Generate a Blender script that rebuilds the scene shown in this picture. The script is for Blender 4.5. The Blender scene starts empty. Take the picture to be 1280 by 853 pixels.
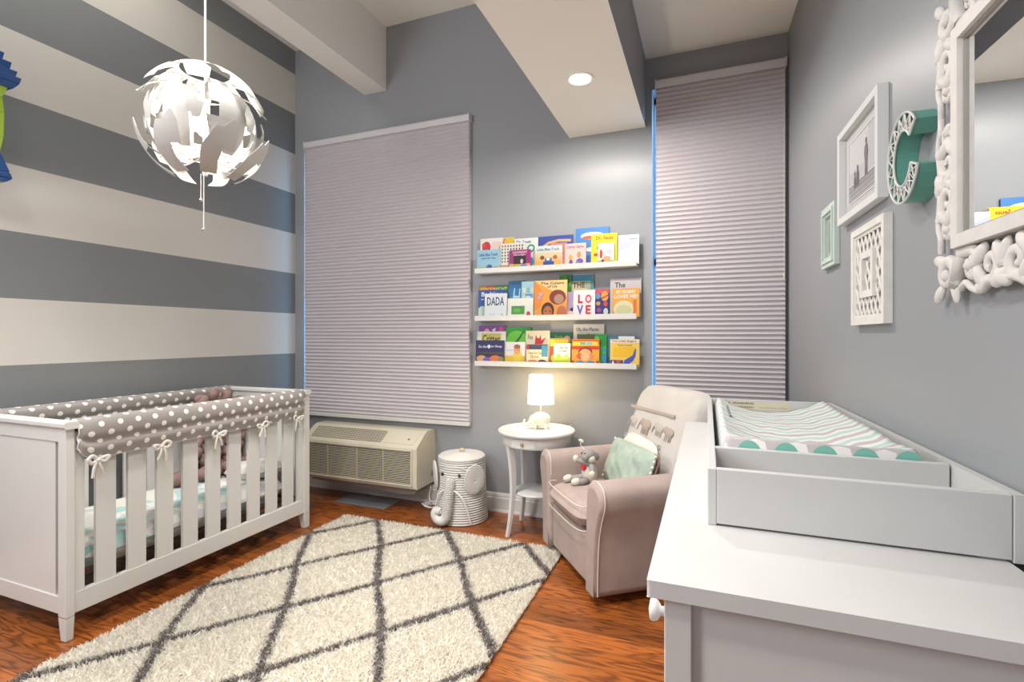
import bpy, math, random
import numpy as np
from mathutils import Vector, Matrix
random.seed(7); rng = np.random.default_rng(7)
PI = math.pi
SC = bpy.context.scene
COL = SC.collection

# ------------------------------------------------------------------ camera, world, exposure
cam_d = bpy.data.cameras.new('camera'); cam = bpy.data.objects.new('camera', cam_d); COL.objects.link(cam)
cam.location = (0, 0, 1.3); cam.rotation_euler = (PI/2, 0, math.radians(21.2))
cam_d.sensor_width = 36; cam_d.lens = 630/1280*36; cam_d.shift_y = -6.5/1280; cam_d.clip_start = 0.02
SC.camera = cam
w = bpy.data.worlds.new('world'); SC.world = w; w.use_nodes = True
bg = w.node_tree.nodes['Background']; bg.inputs[0].default_value = (0.25, 0.58, 1.0, 1); bg.inputs[1].default_value = 7.0
vs = SC.view_settings; vs.view_transform = 'Standard'; vs.look = 'None'; vs.gamma = 1; vs.use_curve_mapping = False
vs.exposure = 0.08

def light(name, kind, loc, power, color=(1, 1, 1), size=0.1, rot=(0, 0, 0), size_y=None, spot=None, blend=0.5):
    l = bpy.data.lights.new(name, kind); l.energy = power; l.color = color
    if kind == 'AREA':
        l.shape = 'RECTANGLE' if size_y else 'DISK'; l.size = size
        if size_y: l.size_y = size_y
    else: l.shadow_soft_size = size
    if kind == 'SPOT': l.spot_size = spot; l.spot_blend = blend
    o = bpy.data.objects.new(name, l); COL.objects.link(o); o.location = loc; o.rotation_euler = rot
    return o
# added fill lights without fixtures, out of view above, behind and beside the camera
light('fill_spot_rear', 'SPOT', (-1.7, -0.2, 3.77), 330, (1, 0.95, 0.88), .25, (0, 0, 0), None, math.radians(125), .6)  # added general fill from above, behind the camera
light('fill_spot_rug', 'SPOT', (-1.60, 1.35, 3.77), 430, (1, .96, .91), .25, (0, 0, 0), None, math.radians(88), .8)  # added downward fill that brightens the rug
light('fill_area_left', 'AREA', (-3.0, .9, 3.78), 11, (1, .95, .87), .35, (0, 0, 0), 2.6)  # added strip of fill to lift the upper striped wall
light('fill_area_side', 'AREA', (-3.0, -1.0, 2.5), 72, (.93, .96, 1.0), 1.0, (math.radians(70), 0, math.radians(-56)), 1.3)  # added fill aimed across at the right wall
light('fill_area_camera', 'AREA', (-0.7, -1.45, 1.9), 5, (1, 0.96, 0.92), 1.2, (math.radians(80), 0, math.radians(14)), 1.5)  # weak added fill from behind the camera, no doorway there

# ------------------------------------------------------------------ colour and material helpers
def lin(h):
    if not isinstance(h, str): return tuple(h)
    h = h.lstrip('#'); o = []
    for i in (0, 2, 4):
        c = int(h[i:i+2], 16)/255; o.append(c/12.92 if c <= .04045 else ((c+.055)/1.055)**2.4)
    return tuple(o)
MC = {}
def mat(name, col, rough=.5, metal=0., spec=.5, bump=0., bscale=200., var=0., vscale=6., emit=None, estr=0., sub=0., trans=0., aniso=0., coat=0., stretch=(1, 1, 1)):
    if name in MC: return MC[name]
    m = bpy.data.materials.new(name); m.use_nodes = True; nt = m.node_tree; b = nt.nodes['Principled BSDF']
    c = lin(col); b.inputs['Base Color'].default_value = (*c, 1); b.inputs['Roughness'].default_value = rough
    b.inputs['Metallic'].default_value = metal; b.inputs['Specular IOR Level'].default_value = spec
    b.inputs['Transmission Weight'].default_value = trans; b.inputs['Coat Weight'].default_value = coat
    if aniso:
        b.inputs['Anisotropic'].default_value = aniso
        tg = nt.nodes.new('ShaderNodeTangent'); tg.direction_type = 'RADIAL'; tg.axis = 'Z'
        nt.links.new(tg.outputs[0], b.inputs['Tangent'])
    if emit: b.inputs['Emission Color'].default_value = (*lin(emit), 1); b.inputs['Emission Strength'].default_value = estr
    if bump or var:
        tc = nt.nodes.new('ShaderNodeTexCoord'); mp = nt.nodes.new('ShaderNodeMapping'); mp.inputs['Scale'].default_value = stretch
        nt.links.new(tc.outputs['Object'], mp.inputs[0])
    if var:
        n = nt.nodes.new('ShaderNodeTexNoise'); n.inputs['Scale'].default_value = vscale; n.inputs['Detail'].default_value = 5
        nt.links.new(mp.outputs[0], n.inputs['Vector'])
        r = nt.nodes.new('ShaderNodeMapRange'); r.inputs[1].default_value = .3; r.inputs[2].default_value = .7
        r.inputs[3].default_value = 1-var; r.inputs[4].default_value = 1+var
        nt.links.new(n.outputs[0], r.inputs[0])
        mx = nt.nodes.new('ShaderNodeVectorMath'); mx.operation = 'SCALE'; mx.inputs[0].default_value = c
        nt.links.new(r.outputs[0], mx.inputs['Scale']); nt.links.new(mx.outputs[0], b.inputs['Base Color'])
    if bump:
        n2 = nt.nodes.new('ShaderNodeTexNoise'); n2.inputs['Scale'].default_value = bscale; n2.inputs['Detail'].default_value = 3
        nt.links.new(mp.outputs[0], n2.inputs['Vector'])
        bp = nt.nodes.new('ShaderNodeBump'); bp.inputs['Strength'].default_value = bump; bp.inputs['Distance'].default_value = .004
        nt.links.new(n2.outputs[0], bp.inputs['Height']); nt.links.new(bp.outputs[0], b.inputs['Normal'])
    MC[name] = m; return m
def flat(h, rough=.45): return mat('print_'+h.strip('#'), h, rough)

class NT:                                   # tiny node helper
    def __init__(s, m): s.nt = m.node_tree; s.b = s.nt.nodes['Principled BSDF']
    def n(s, t, **k):
        x = s.nt.nodes.new('ShaderNode'+t)
        for a, v in k.items(): setattr(x, a, v)
        return x
    def L(s, a, b): s.nt.links.new(a, b)
    def math(s, op, a, b=None, c=None):
        x = s.n('Math', operation=op)
        for i, v in enumerate((a, b, c)):
            if v is None: continue
            if isinstance(v, (int, float)): x.inputs[i].default_value = v
            else: s.L(v, x.inputs[i])
        return x.outputs[0]
    def mix(s, f, a, b):
        x = s.n('Mix', data_type='RGBA'); s.L(f, x.inputs[0])
        for i, v in ((6, a), (7, b)):
            if isinstance(v, (tuple, list)): x.inputs[i].default_value = (*v, 1) if len(v) == 3 else v
            else: s.L(v, x.inputs[i])
        return x.outputs[2]

# ------------------------------------------------------------------ mesh helpers
class MB:
    def __init__(s): s.v = []; s.f = []; s.mi = []; s.sm = []; s.uv = []
    def add(s, vs, fs, mi=0, smooth=False, uvs=None, M=None):
        o = len(s.v)
        s.v += [tuple(M @ Vector(p)) for p in vs] if M is not None else [tuple(p) for p in vs]
        for k, f in enumerate(fs):
            s.f.append([i+o for i in f]); s.mi.append(mi); s.sm.append(smooth)
            s.uv.append([uvs[i] for i in f] if uvs else [(0, 0)]*len(f))
        return s
    def box(s, a, b, mi=0, M=None):
        x0, y0, z0 = [min(p, q) for p, q in zip(a, b)]; x1, y1, z1 = [max(p, q) for p, q in zip(a, b)]
        vs = [(x0, y0, z0), (x1, y0, z0), (x1, y1, z0), (x0, y1, z0), (x0, y0, z1), (x1, y0, z1), (x1, y1, z1), (x0, y1, z1)]
        return s.add(vs, [(0, 3, 2, 1), (4, 5, 6, 7), (0, 1, 5, 4), (1, 2, 6, 5), (2, 3, 7, 6), (3, 0, 4, 7)], mi, M=M)
    def prism(s, pts, d, axis='z', z0=0., mi=0, M=None, smooth=False):   # pts polygon in the plane normal to axis
        def P(a, b, h): return {'z': (a, b, h), 'y': (a, h, b), 'x': (h, a, b)}[axis]
        n = len(pts); vs = [P(a, b, z0) for a, b in pts]+[P(a, b, z0+d) for a, b in pts]
        s.add(vs, [list(range(n))[::-1], list(range(n, 2*n))], mi, M=M)
        return s.add(vs, [(i, (i+1) % n, n+(i+1) % n, n+i) for i in range(n)], mi, smooth, M=M)
    def lathe(s, prof, n=32, mi=0, M=None, smooth=True, sx=1, sy=1):
        vs = []; m = len(prof)
        for k in range(n):
            a = 2*PI*k/n
            for r, z in prof: vs.append((r*math.cos(a)*sx, r*math.sin(a)*sy, z))
        fs = [(k*m+i, ((k+1) % n)*m+i, ((k+1) % n)*m+i+1, k*m+i+1) for k in range(n) for i in range(m-1)]
        return s.add(vs, fs, mi, smooth, M=M)
    def tube(s, pts, r, n=8, mi=0, closed=False, M=None, caps=True, flat_=1.):
        pts = [Vector(p) for p in pts]; N = len(pts); R = r if isinstance(r, (list, tuple)) else [r]*N
        vs = []; up = None
        for i, p in enumerate(pts):
            a = pts[(i-1) % N] if closed or i else p; b = pts[(i+1) % N] if closed or i < N-1 else p
            t = (b-a).normalized() if (b-a).length > 1e-9 else Vector((0, 0, 1))
            if up is None: up = Vector((0, 0, 1)) if abs(t.z) < .9 else Vector((1, 0, 0))
            sd = t.cross(up)
            if sd.length < 1e-6: sd = t.orthogonal()
            sd.normalize(); up = sd.cross(t).normalized()
            for k in range(n):
                an = 2*PI*k/n; vs.append(p+sd*math.cos(an)*R[i]+up*math.sin(an)*R[i]*flat_)
        M2 = N if closed else N-1
        fs = [(i*n+k, i*n+(k+1) % n, ((i+1) % N)*n+(k+1) % n, ((i+1) % N)*n+k) for i in range(M2) for k in range(n)]
        s.add(vs, fs, mi, True, M=M)
        if caps and not closed: s.add(vs, [list(range(n))[::-1], list(range((N-1)*n, N*n))], mi, M=M)
        return s
    def ell(s, c, r, n=16, m=10, mi=0, M=None):
        vs = []; fs = []
        for j in range(m+1):
            th = PI*j/m
            for i in range(n):
                a = 2*PI*i/n; vs.append((c[0]+r[0]*math.sin(th)*math.cos(a), c[1]+r[1]*math.sin(th)*math.sin(a), c[2]+r[2]*math.cos(th)))
        fs = [(j*n+i, (j+1)*n+i, (j+1)*n+(i+1) % n, j*n+(i+1) % n) for j in range(m) for i in range(n)]
        return s.add(vs, fs, mi, True, M=M)
    def grid(s, f, nu, nv, mi=0, us=1, vsc=1, M=None, cu=False):
        vs = []; uv = []
        for i in range(nu+1):
            for j in range(nv+1):
                u, v = i/nu, j/nv; vs.append(f(u, v)); uv.append((u*us, v*vsc))
        fs = [(i*(nv+1)+j, (i+1)*(nv+1)+j, (i+1)*(nv+1)+j+1, i*(nv+1)+j+1) for i in range(nu) for j in range(nv)]
        return s.add(vs, fs, mi, True, uv, M=M)
    def puff(s, W, H, T, nx=24, ny=18, corner=6, p=4, q=.5, wrinkle=0., mi=0, M=None, seed=0):   # cushion in XZ, thickness along Y, centred
        rr = random.Random(seed); ph = [rr.uniform(0, 6) for _ in range(6)]
        def side(sgn):
            def f(u, v):
                a, b = 2*u-1, 2*v-1
                mx_ = max(abs(a), abs(b)); k = mx_/((abs(a)**corner+abs(b)**corner)**(1/corner)) if mx_ > 1e-9 else 1
                t = max(0, (1-abs(a)**p)*(1-abs(b)**p))**q
                wv = wrinkle*(math.sin(7*a+3*b+ph[0])+math.sin(5*b-4*a+ph[1])+.6*math.sin(13*a+9*b+ph[2]))*t
                return (a*k*W/2, sgn*(T/2*t+wv), b*k*H/2)
            return f
        s.grid(side(-1), nx, ny, mi, W, H, M=M); s.grid(lambda u, v: side(1)(1-u, v), nx, ny, mi, W, H, M=M)
        return s
    def build(s, name, mats, parent=None, bevel=0, sub=0, seg=2, loc=None, rz=None, dis=None):
        me = bpy.data.meshes.new(name); me.from_pydata(s.v, [], s.f)
        mats = mats if isinstance(mats, (list, tuple)) else [mats]
        for m in mats: me.materials.append(m)
        me.polygons.foreach_set('material_index', s.mi); me.polygons.foreach_set('use_smooth', s.sm)
        ul = me.uv_layers.new(name='UVMap'); ul.data.foreach_set('uv', [c for f in s.uv for p in f for c in p])
        me.update(); me.validate()
        o = bpy.data.objects.new(name, me); COL.objects.link(o)
        if parent: o.parent = parent
        if loc: o.location = loc
        if rz is not None: o.rotation_euler = (0, 0, rz)
        if bevel:
            b = o.modifiers.new('bevel', 'BEVEL'); b.width = bevel; b.segments = seg; b.limit_method = 'ANGLE'; b.angle_limit = math.radians(40)
        if sub: b = o.modifiers.new('sub', 'SUBSURF'); b.levels = b.render_levels = sub
        return o
def T(x=0, y=0, z=0): return Matrix.Translation((x, y, z))
def R(a, ax): return Matrix.Rotation(a, 4, ax)
def S3(x, y, z): return Matrix.Diagonal((x, y, z, 1))
def tag(o, label=None, cat=None, group=None, kind=None):
    if label: o['label'] = label
    if cat: o['category'] = cat
    if group: o['group'] = group
    if kind: o['kind'] = kind
    return o
def thing(name, label, cat, loc=(0, 0, 0), rz=0, group=None):
    o = bpy.data.objects.new(name, None); COL.objects.link(o); o.location = loc; o.rotation_euler = (0, 0, rz); o.empty_display_size = .05
    return tag(o, label, cat, group)
def dup(o, parent=None):
    c = o.copy(); COL.objects.link(c)
    if parent: c.parent = parent
    return c
TXT = {}
def text_mesh(txt, width=None, height=None, M=None, mb=None, mi=0, bold=0.):
    """adds flat lettering, drawn in the XZ plane (readable from -Y), centred on origin, to mb"""
    if (txt, bold) not in TXT:
        cu = bpy.data.curves.new('t', 'FONT'); cu.body = txt; cu.size = 1; cu.offset = bold; cu.resolution_u = 2; cu.align_x = 'CENTER'; cu.align_y = 'CENTER'
        ob = bpy.data.objects.new('t', cu); COL.objects.link(ob)
        dg = bpy.context.evaluated_depsgraph_get(); me = bpy.data.meshes.new_from_object(ob.evaluated_get(dg))
        TXT[(txt, bold)] = ([tuple(v.co) for v in me.vertices], [list(p.vertices) for p in me.polygons])
        bpy.data.objects.remove(ob); bpy.data.curves.remove(cu); bpy.data.meshes.remove(me)
    vs, fs = TXT[(txt, bold)]
    xs = [p[0] for p in vs]; ys = [p[1] for p in vs]
    cx, cy = (min(xs)+max(xs))/2, (min(ys)+max(ys))/2; sw, sh = max(xs)-min(xs), max(ys)-min(ys)
    kx = (width/sw) if width else height/sh; ky = (height/sh) if height else kx
    mb.add([((p[0]-cx)*kx, 0, (p[1]-cy)*ky) for p in vs], fs, mi, M=M)
def smooth_pts(pts, n=6):        # catmull-rom
    P = [Vector(p) for p in pts]; out = []
    for i in range(len(P)-1):
        a, b, c, d = P[max(i-1, 0)], P[i], P[i+1], P[min(i+2, len(P)-1)]
        for k in range(n):
            t = k/n; out.append(.5*((2*b)+(c-a)*t+(2*a-5*b+4*c-d)*t*t+(3*b-a-3*c+d)*t**3))
    out.append(P[-1]); return out

# ------------------------------------------------------------------ materials
GREY = (0.225, 0.240, 0.260)
M_wall = mat('grey_blue_wall_paint', (.315, .330, .352), .42, aniso=.85, spec=.5, bump=.05, bscale=260)
M_ceil = mat('white_ceiling_paint', (.88, .865, .83), .7)
M_white = mat('white_lacquer', (.64, .635, .625), .32, spec=.5)
M_white2 = mat('white_painted_wood', (.61, .60, .58), .38)
M_trim = mat('white_trim', (.66, .65, .63), .35)
M_dress = mat('white_dresser_lacquer', (.55, .55, .55), .3, var=.02, vscale=8)
M_blind = mat('pale_mauve_grey_cellular_fabric', (.56, .52, .55), .8)
M_blindrail = mat('pale_blind_rail', (.66, .64, .66), .4)
M_ac = mat('cream_plastic', (.62, .575, .46), .4)
M_ac2 = mat('cream_grille', (.56, .52, .41), .5)
M_dark = mat('dark_gap', (.03, .028, .025), .8)
M_acbase = mat('grey_metal_base', (.30, .27, .25), .5)
M_black = mat('black_bead', (.012, .012, .012), .2)
M_rope = mat('white_rope', (.62, .60, .565), .75, bump=.5, bscale=180)
M_ceramic = mat('white_ceramic', (.68, .65, .60), .18)
M_brass = mat('brass', (.45, .33, .14), .3, metal=1)
M_taupe = mat('taupe_velvet', (.38, .30, .275), .85, var=.10, vscale=7, bump=.25, bscale=420)
M_piping = mat('cream_piping', (.62, .56, .51), .7)
M_cream = mat('cream_quilted_cotton', (.55, .52, .49), .85, bump=.5, bscale=45, var=.04)
M_tan = mat('tan_applique', (.40, .335, .29), .85, bump=.3)
M_mint = mat('mint_cotton', (.345, .42, .36), .85, bump=.35, bscale=30, var=.12, vscale=22)
M_brown = mat('brown_fabric', (.25, .16, .12), .9)
M_cord = mat('white_cord', (.75, .73, .70), .5)
M_mauve = mat('mauve_chunky_knit', (.26, .165, .15), .9, bump=.6, bscale=90, var=.12, vscale=25)
M_plg = mat('grey_plush', (.30, .28, .27), .95, bump=.6, bscale=250)
M_plw = mat('cream_plush', (.64, .60, .53), .95, bump=.6, bscale=250)
M_red = mat('red_felt', (.62, .02, .03), .8)
M_ribbon = mat('white_ribbon', (.66, .63, .59), .7)
M_mirror = mat('mirror_glass', (.93, .94, .95), .01, metal=1)
M_carve = mat('whitewashed_carved_wood', (.69, .665, .645), .6, bump=.4, bscale=70, var=.05, vscale=30)
M_teal = mat('teal_lacquer', (.13, .36, .30), .4)
M_chrome = mat('chrome', (.75, .74, .72), .12, metal=1)
M_leaf = mat('white_lamp_leaf', (.47, .46, .44), .35)
M_silver = mat('silver_lamp_leaf_inside', (.72, .70, .66), .22, metal=1)
M_blue = mat('blue_glossy_paint', (.025, .09, .30), .25, coat=.3)
M_green = mat('lime_green_glossy_paint', (.38, .62, .05), .3, coat=.3)
M_glow = mat('lamp_glow', (1, 1, 1), .5, emit='#fff4dc', estr=18)
M_mint_frame = mat('pale_mint_frame', (.55, .64, .60), .5, var=.04)
M_mat = mat('frame_passepartout', (.52, .53, .54), .5)

m = M_striped = mat('striped_wall_paint', GREY, .30, aniso=.9)   # painted white bands on the grey wall
h = NT(m); g = h.n('NewGeometry'); sp = h.n('SeparateXYZ'); h.L(g.outputs['Position'], sp.inputs[0])
fr = h.math('FRACT', h.math('DIVIDE', h.math('SUBTRACT', sp.outputs[2], 1.146), .7015))
band = h.math('MULTIPLY', h.math('LESS_THAN', fr, .4985), h.math('MULTIPLY', h.math('GREATER_THAN', sp.outputs[2], 1.0), h.math('LESS_THAN', sp.outputs[2], 3.7)))
h.L(h.mix(band, (.215, .232, .245), (.66, .64, .60)), h.b.inputs['Base Color'])

def wood():
    m = mat('oiled_red_oak', (.2, .07, .02), .3); h = NT(m)
    tc = h.n('TexCoord'); oi = h.n('ObjectInfo')
    off = h.n('VectorMath', operation='SCALE'); off.inputs[0].default_value = (7.3, 11.1, 5.7); h.L(oi.outputs['Random'], off.inputs['Scale'])
    ad = h.n('VectorMath', operation='ADD'); h.L(tc.outputs['Object'], ad.inputs[0]); h.L(off.outputs[0], ad.inputs[1])
    mp = h.n('Mapping'); mp.inputs['Scale'].default_value = (1.3, 9, 9); h.L(ad.outputs[0], mp.inputs[0])
    n1 = h.n('TexNoise'); n1.inputs['Scale'].default_value = 1.1; n1.inputs['Detail'].default_value = 3; h.L(mp.outputs[0], n1.inputs['Vector'])
    wv = h.math('SINE', h.math('MULTIPLY', n1.outputs[0], 75))
    ring = h.math('POWER', h.math('MULTIPLY_ADD', wv, .5, .5), 2.2)
    mp2 = h.n('Mapping'); mp2.inputs['Scale'].default_value = (6, 160, 60); h.L(ad.outputs[0], mp2.inputs[0])
    n2 = h.n('TexNoise'); n2.inputs['Scale'].default_value = 1; n2.inputs['Detail'].default_value = 4; h.L(mp2.outputs[0], n2.inputs['Vector'])
    f = h.math('MULTIPLY', ring, h.math('MULTIPLY_ADD', n2.outputs[0], 1.2, .1))
    c = h.mix(f, (.34, .100, .021), (.075, .020, .006))
    tone = h.math('MULTIPLY_ADD', oi.outputs['Random'], .6, .62)
    sc = h.n('VectorMath', operation='SCALE'); h.L(c, sc.inputs[0]); h.L(tone, sc.inputs['Scale']); h.L(sc.outputs[0], h.b.inputs['Base Color'])
    h.b.inputs['Roughness'].default_value = .28
    bp = h.n('Bump'); bp.inputs['Strength'].default_value = .12; bp.inputs['Distance'].default_value = .002; h.L(f, bp.inputs['Height']); h.L(bp.outputs[0], h.b.inputs['Normal'])
    return m
M_wood = wood()

def dots():
    m = mat('grey_fabric_with_white_dots', (.3, .28, .26), .9, bump=.4, bscale=300); h = NT(m)
    uv = h.n('UVMap'); sp = h.n('SeparateXYZ'); h.L(uv.outputs[0], sp.inputs[0])
    def g(ou, ov):
        a = h.math('SUBTRACT', h.math('FRACT', h.math('ADD', h.math('DIVIDE', sp.outputs[0], .078), ou)), .5)
        b = h.math('SUBTRACT', h.math('FRACT', h.math('ADD', h.math('DIVIDE', sp.outputs[1], .078), ov)), .5)
        return h.math('LESS_THAN', h.math('ADD', h.math('MULTIPLY', a, a), h.math('MULTIPLY', b, b)), .024)
    h.L(h.mix(h.math('MAXIMUM', g(0, 0), g(.5, .5)), (.29, .265, .25), (.82, .79, .74)), h.b.inputs['Base Color'])
    return m
M_dots = dots()
def chevron():
    m = mat('mint_grey_chevron_cotton', (.7, .7, .7), .85, bump=.2, bscale=300); h = NT(m)
    uv = h.n('UVMap'); sp = h.n('SeparateXYZ'); h.L(uv.outputs[0], sp.inputs[0])
    tri = h.math('PINGPONG', sp.outputs[0], .045)
    s_ = h.math('FRACT', h.math('DIVIDE', h.math('ADD', h.math('ADD', sp.outputs[1], .054), h.math('MULTIPLY', tri, .5)), .112))
    cr = h.n('ValToRGB'); cr.color_ramp.interpolation = 'CONSTANT'; e = cr.color_ramp.elements
    e[0].position = 0; e[0].color = (.66, .655, .65, 1); e[1].position = .22; e[1].color = (.40, .56, .53, 1)
    for p, c in ((.48, (.66, .655, .65, 1)), (.72, (.44, .41, .42, 1))):
        x = e.new(p); x.color = c
    h.L(s_, cr.inputs[0]); h.L(cr.outputs[0], h.b.inputs['Base Color']); return m
M_chev = chevron()
def sheet():
    m = mat('white_mint_patterned_sheet', (.8, .8, .78), .85); h = NT(m)
    tc = h.n('TexCoord'); mp = h.n('Mapping'); mp.inputs['Scale'].default_value = (14, 14, 30); h.L(tc.outputs['Object'], mp.inputs[0])
    n = h.n('TexVoronoi', feature='F1'); n.inputs['Scale'].default_value = 1; h.L(mp.outputs[0], n.inputs['Vector'])
    sp = h.n('SeparateColor'); h.L(n.outputs['Color'], sp.inputs[0])
    c = h.mix(h.math('GREATER_THAN', sp.outputs[0], .68), (.78, .77, .72), (.42, .66, .64))
    c = h.mix(h.math('GREATER_THAN', sp.outputs[1], .75), c, (.60, .60, .62)); h.L(c, h.b.inputs['Base Color']); return m
M_sheet = sheet()
def translucent(name, col, col2, fac, rough=.9, emit=None, estr=0):
    m = mat(name, col, rough, emit=emit, estr=estr); h = NT(m); t = h.n('BsdfTranslucent'); t.inputs[0].default_value = (*col2, 1)
    mx = h.n('MixShader'); mx.inputs[0].default_value = fac
    out = m.node_tree.nodes['Material Output']; h.L(h.b.outputs[0], mx.inputs[1]); h.L(t.outputs[0], mx.inputs[2]); h.L(mx.outputs[0], out.inputs[0]); return m
M_shade = translucent('lamp_shade_fabric', (.9, .85, .72), (.95, .85, .62), .5, emit='#ffefc8', estr=1.0)
M_glass = mat('window_glass', (.9, .95, 1), .02); h = NT(M_glass); tr = h.n('BsdfTransparent'); mx = h.n('MixShader'); mx.inputs[0].default_value = .08
h.L(tr.outputs[0], mx.inputs[1]); h.L(h.b.outputs[0], mx.inputs[2]); h.L(mx.outputs[0], M_glass.node_tree.nodes['Material Output'].inputs[0])
def pile(name, c):
    m = mat(name, c, .95, spec=.1); h = NT(m); a = h.n('Attribute', attribute_name='tone')
    sc = h.n('VectorMath', operation='SCALE'); sc.inputs[0].default_value = c; h.L(a.outputs['Fac'], sc.inputs['Scale']); h.L(sc.outputs[0], h.b.inputs['Base Color']); return m
M_pile = pile('cream_shag', (.97, .945, .88)); M_pileg = pile('grey_shag', (.34, .31, .295))
for m in (M_pile, M_pileg):
    h = NT(m); tl = h.n('BsdfTranslucent'); tl.inputs[0].default_value = (*m.node_tree.nodes['Principled BSDF'].inputs['Base Color'].default_value[:3], 1)
    h.L(m.node_tree.nodes['Principled BSDF'].inputs['Base Color'].links[0].from_socket, tl.inputs[0])
    mx = h.n('MixShader'); mx.inputs[0].default_value = .5; h.L(h.b.outputs[0], mx.inputs[1]); h.L(tl.outputs[0], mx.inputs[2]); h.L(mx.outputs[0], m.node_tree.nodes['Material Output'].inputs[0])

# ------------------------------------------------------------------ room shell
XL, YB, YR, ZC, ZR = -3.387, 3.45, -1.7, 3.81, 3.14
def xw(y): return .454+.033*(YB-y)
RA = math.radians(90)+math.atan(.033)
def rwall(name, label, cat, y, z): return thing(name, label, cat, (xw(y), y, z), RA)
fl_ = MB().box((XL-.1, YR-.1, -.12), (1.0, YB+.25, -.018)).build('floor', mat('dark_subfloor', (.05, .02, .01), .6)); tag(fl_, kind='structure')
MB().box((XL, YR, -.018), (xw(YR), -.12+.06, 0)).build('floorboards', M_wood, fl_)
pw = .118; y = -.06
while y < YB-.01:
    x = XL+.002-random.uniform(0, .9); y1 = min(y+pw, YB)
    while x < .58:
        L_ = random.uniform(.85, 1.35); a = max(x, XL+.002); b = min(x+L_, .56)
        if b-a > .05:
            p = MB().box((-(b-a)/2+.0006, -(y1-y)/2+.0006, -.018), ((b-a)/2-.0006, (y1-y)/2-.0006, -.0001-random.random()*.0006)).build('floorboard', M_wood, fl_, loc=((a+b)/2, (y+y1)/2, 0))
        x += L_
    y += pw
wb = MB()      # back wall with two window openings
W1 = (-3.287, -1.70, .68, 2.93); W2 = (-.343, .440, .68, 2.93)
xs = [XL-.1, W1[0], W1[1], W2[0], W2[1], .62]
wb.box((xs[0], YB, -.02), (xs[1], YB+.22, ZC+.02)); wb.box((xs[2], YB, -.02), (xs[3], YB+.22, ZC+.02)); wb.box((xs[4], YB, -.02), (xs[5], YB+.22, ZC+.02))
for W in (W1, W2):
    wb.box((W[0], YB, -.02), (W[1], YB+.22, W[2])); wb.box((W[0], YB, W[3]), (W[1], YB+.22, ZC+.02))
tag(wb.build('wall_back', M_wall), kind='structure')
tag(MB().box((XL-.1, YR-.1, -.02), (XL, YB, ZC+.02)).build('wall_left', M_striped), kind='structure')
tag(MB().prism([(xw(YR-.1), YR-.1), (xw(YR-.1)+.12, YR-.1), (.574, YB), (.454, YB)], ZC+.04, 'z', -.02).build('wall_right', M_wall), kind='structure')
tag(MB().box((XL, YR-.1, -.02), (.62, YR, ZC+.02)).build('wall_front', M_wall), kind='structure')
tag(MB().box((XL-.1, YR-.1, ZC), (-.384, YB+.2, ZC+.1)).box((-.384, YR-.1, ZR), (.75, YB+.2, ZC+.1)).build('ceiling', M_ceil), kind='structure')
s = MB().box((-.904, YR, 2.69), (-.384, YB, ZC))
so = s.build('ceiling_soffit', [M_ceil, M_wall]); tag(so, kind='structure')
for p in so.data.polygons:
    if abs(p.normal.x) > .5: p.material_index = 1
tag(MB().box((-2.647, YR, 3.294), (-2.435, YB, ZC)).build('ceiling_beam', M_ceil), kind='structure')
def baseboard(name, prof_axis, a, b, M=None):
    prof = [(0, 0), (.016, 0), (.016, .10), (.011, .108), (.011, .118), (.005, .135), (0, .138)]
    o = MB().prism(prof, b-a, 'x', a, M=M).prism([(0.016, 0), (.024, 0), (.022, .014), (.016, .018)], b-a, 'x', a, M=M).build(name, M_trim); return tag(o, kind='structure')
baseboard('baseboard_back', 0, 0, .452-XL, T(XL, YB, 0) @ S3(1, -1, 1))
baseboard('baseboard_left', 0, 0, YB-YR, T(XL, YR, 0) @ R(PI/2, 'Z') @ S3(1, -1, 1))
baseboard('baseboard_right', 0, 0, (YB-YR)*1.0005, T(xw(YB), YB, 0) @ R(RA+PI, 'Z') @ S3(1, -1, 1))
for k, W in enumerate((W1, W2)):
    f = MB(); y0, y1 = YB+.13, YB+.18
    f.box((W[0], y0, W[2]), (W[0]+.05, y1, W[3])).box((W[1]-.05, y0, W[2]), (W[1], y1, W[3]))
    f.box((W[0], y0, W[2]), (W[1], y1, W[2]+.05)).box((W[0], y0, W[3]-.05), (W[1], y1, W[3])); zc = (W[2]+W[3])/2
    f.box((W[0], y0, zc-.025), (W[1], y1, zc+.025))
    o = tag(f.build('window_%d' % (k+1), M_trim, bevel=.003), kind='structure')
    for z0, z1 in ((W[2]+.05, zc-.025), (zc+.025, W[3]-.05)):
        MB().box((W[0]+.05, YB+.15, z0), (W[1]-.05, YB+.155, z1)).build('pane', M_glass, o)

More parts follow.
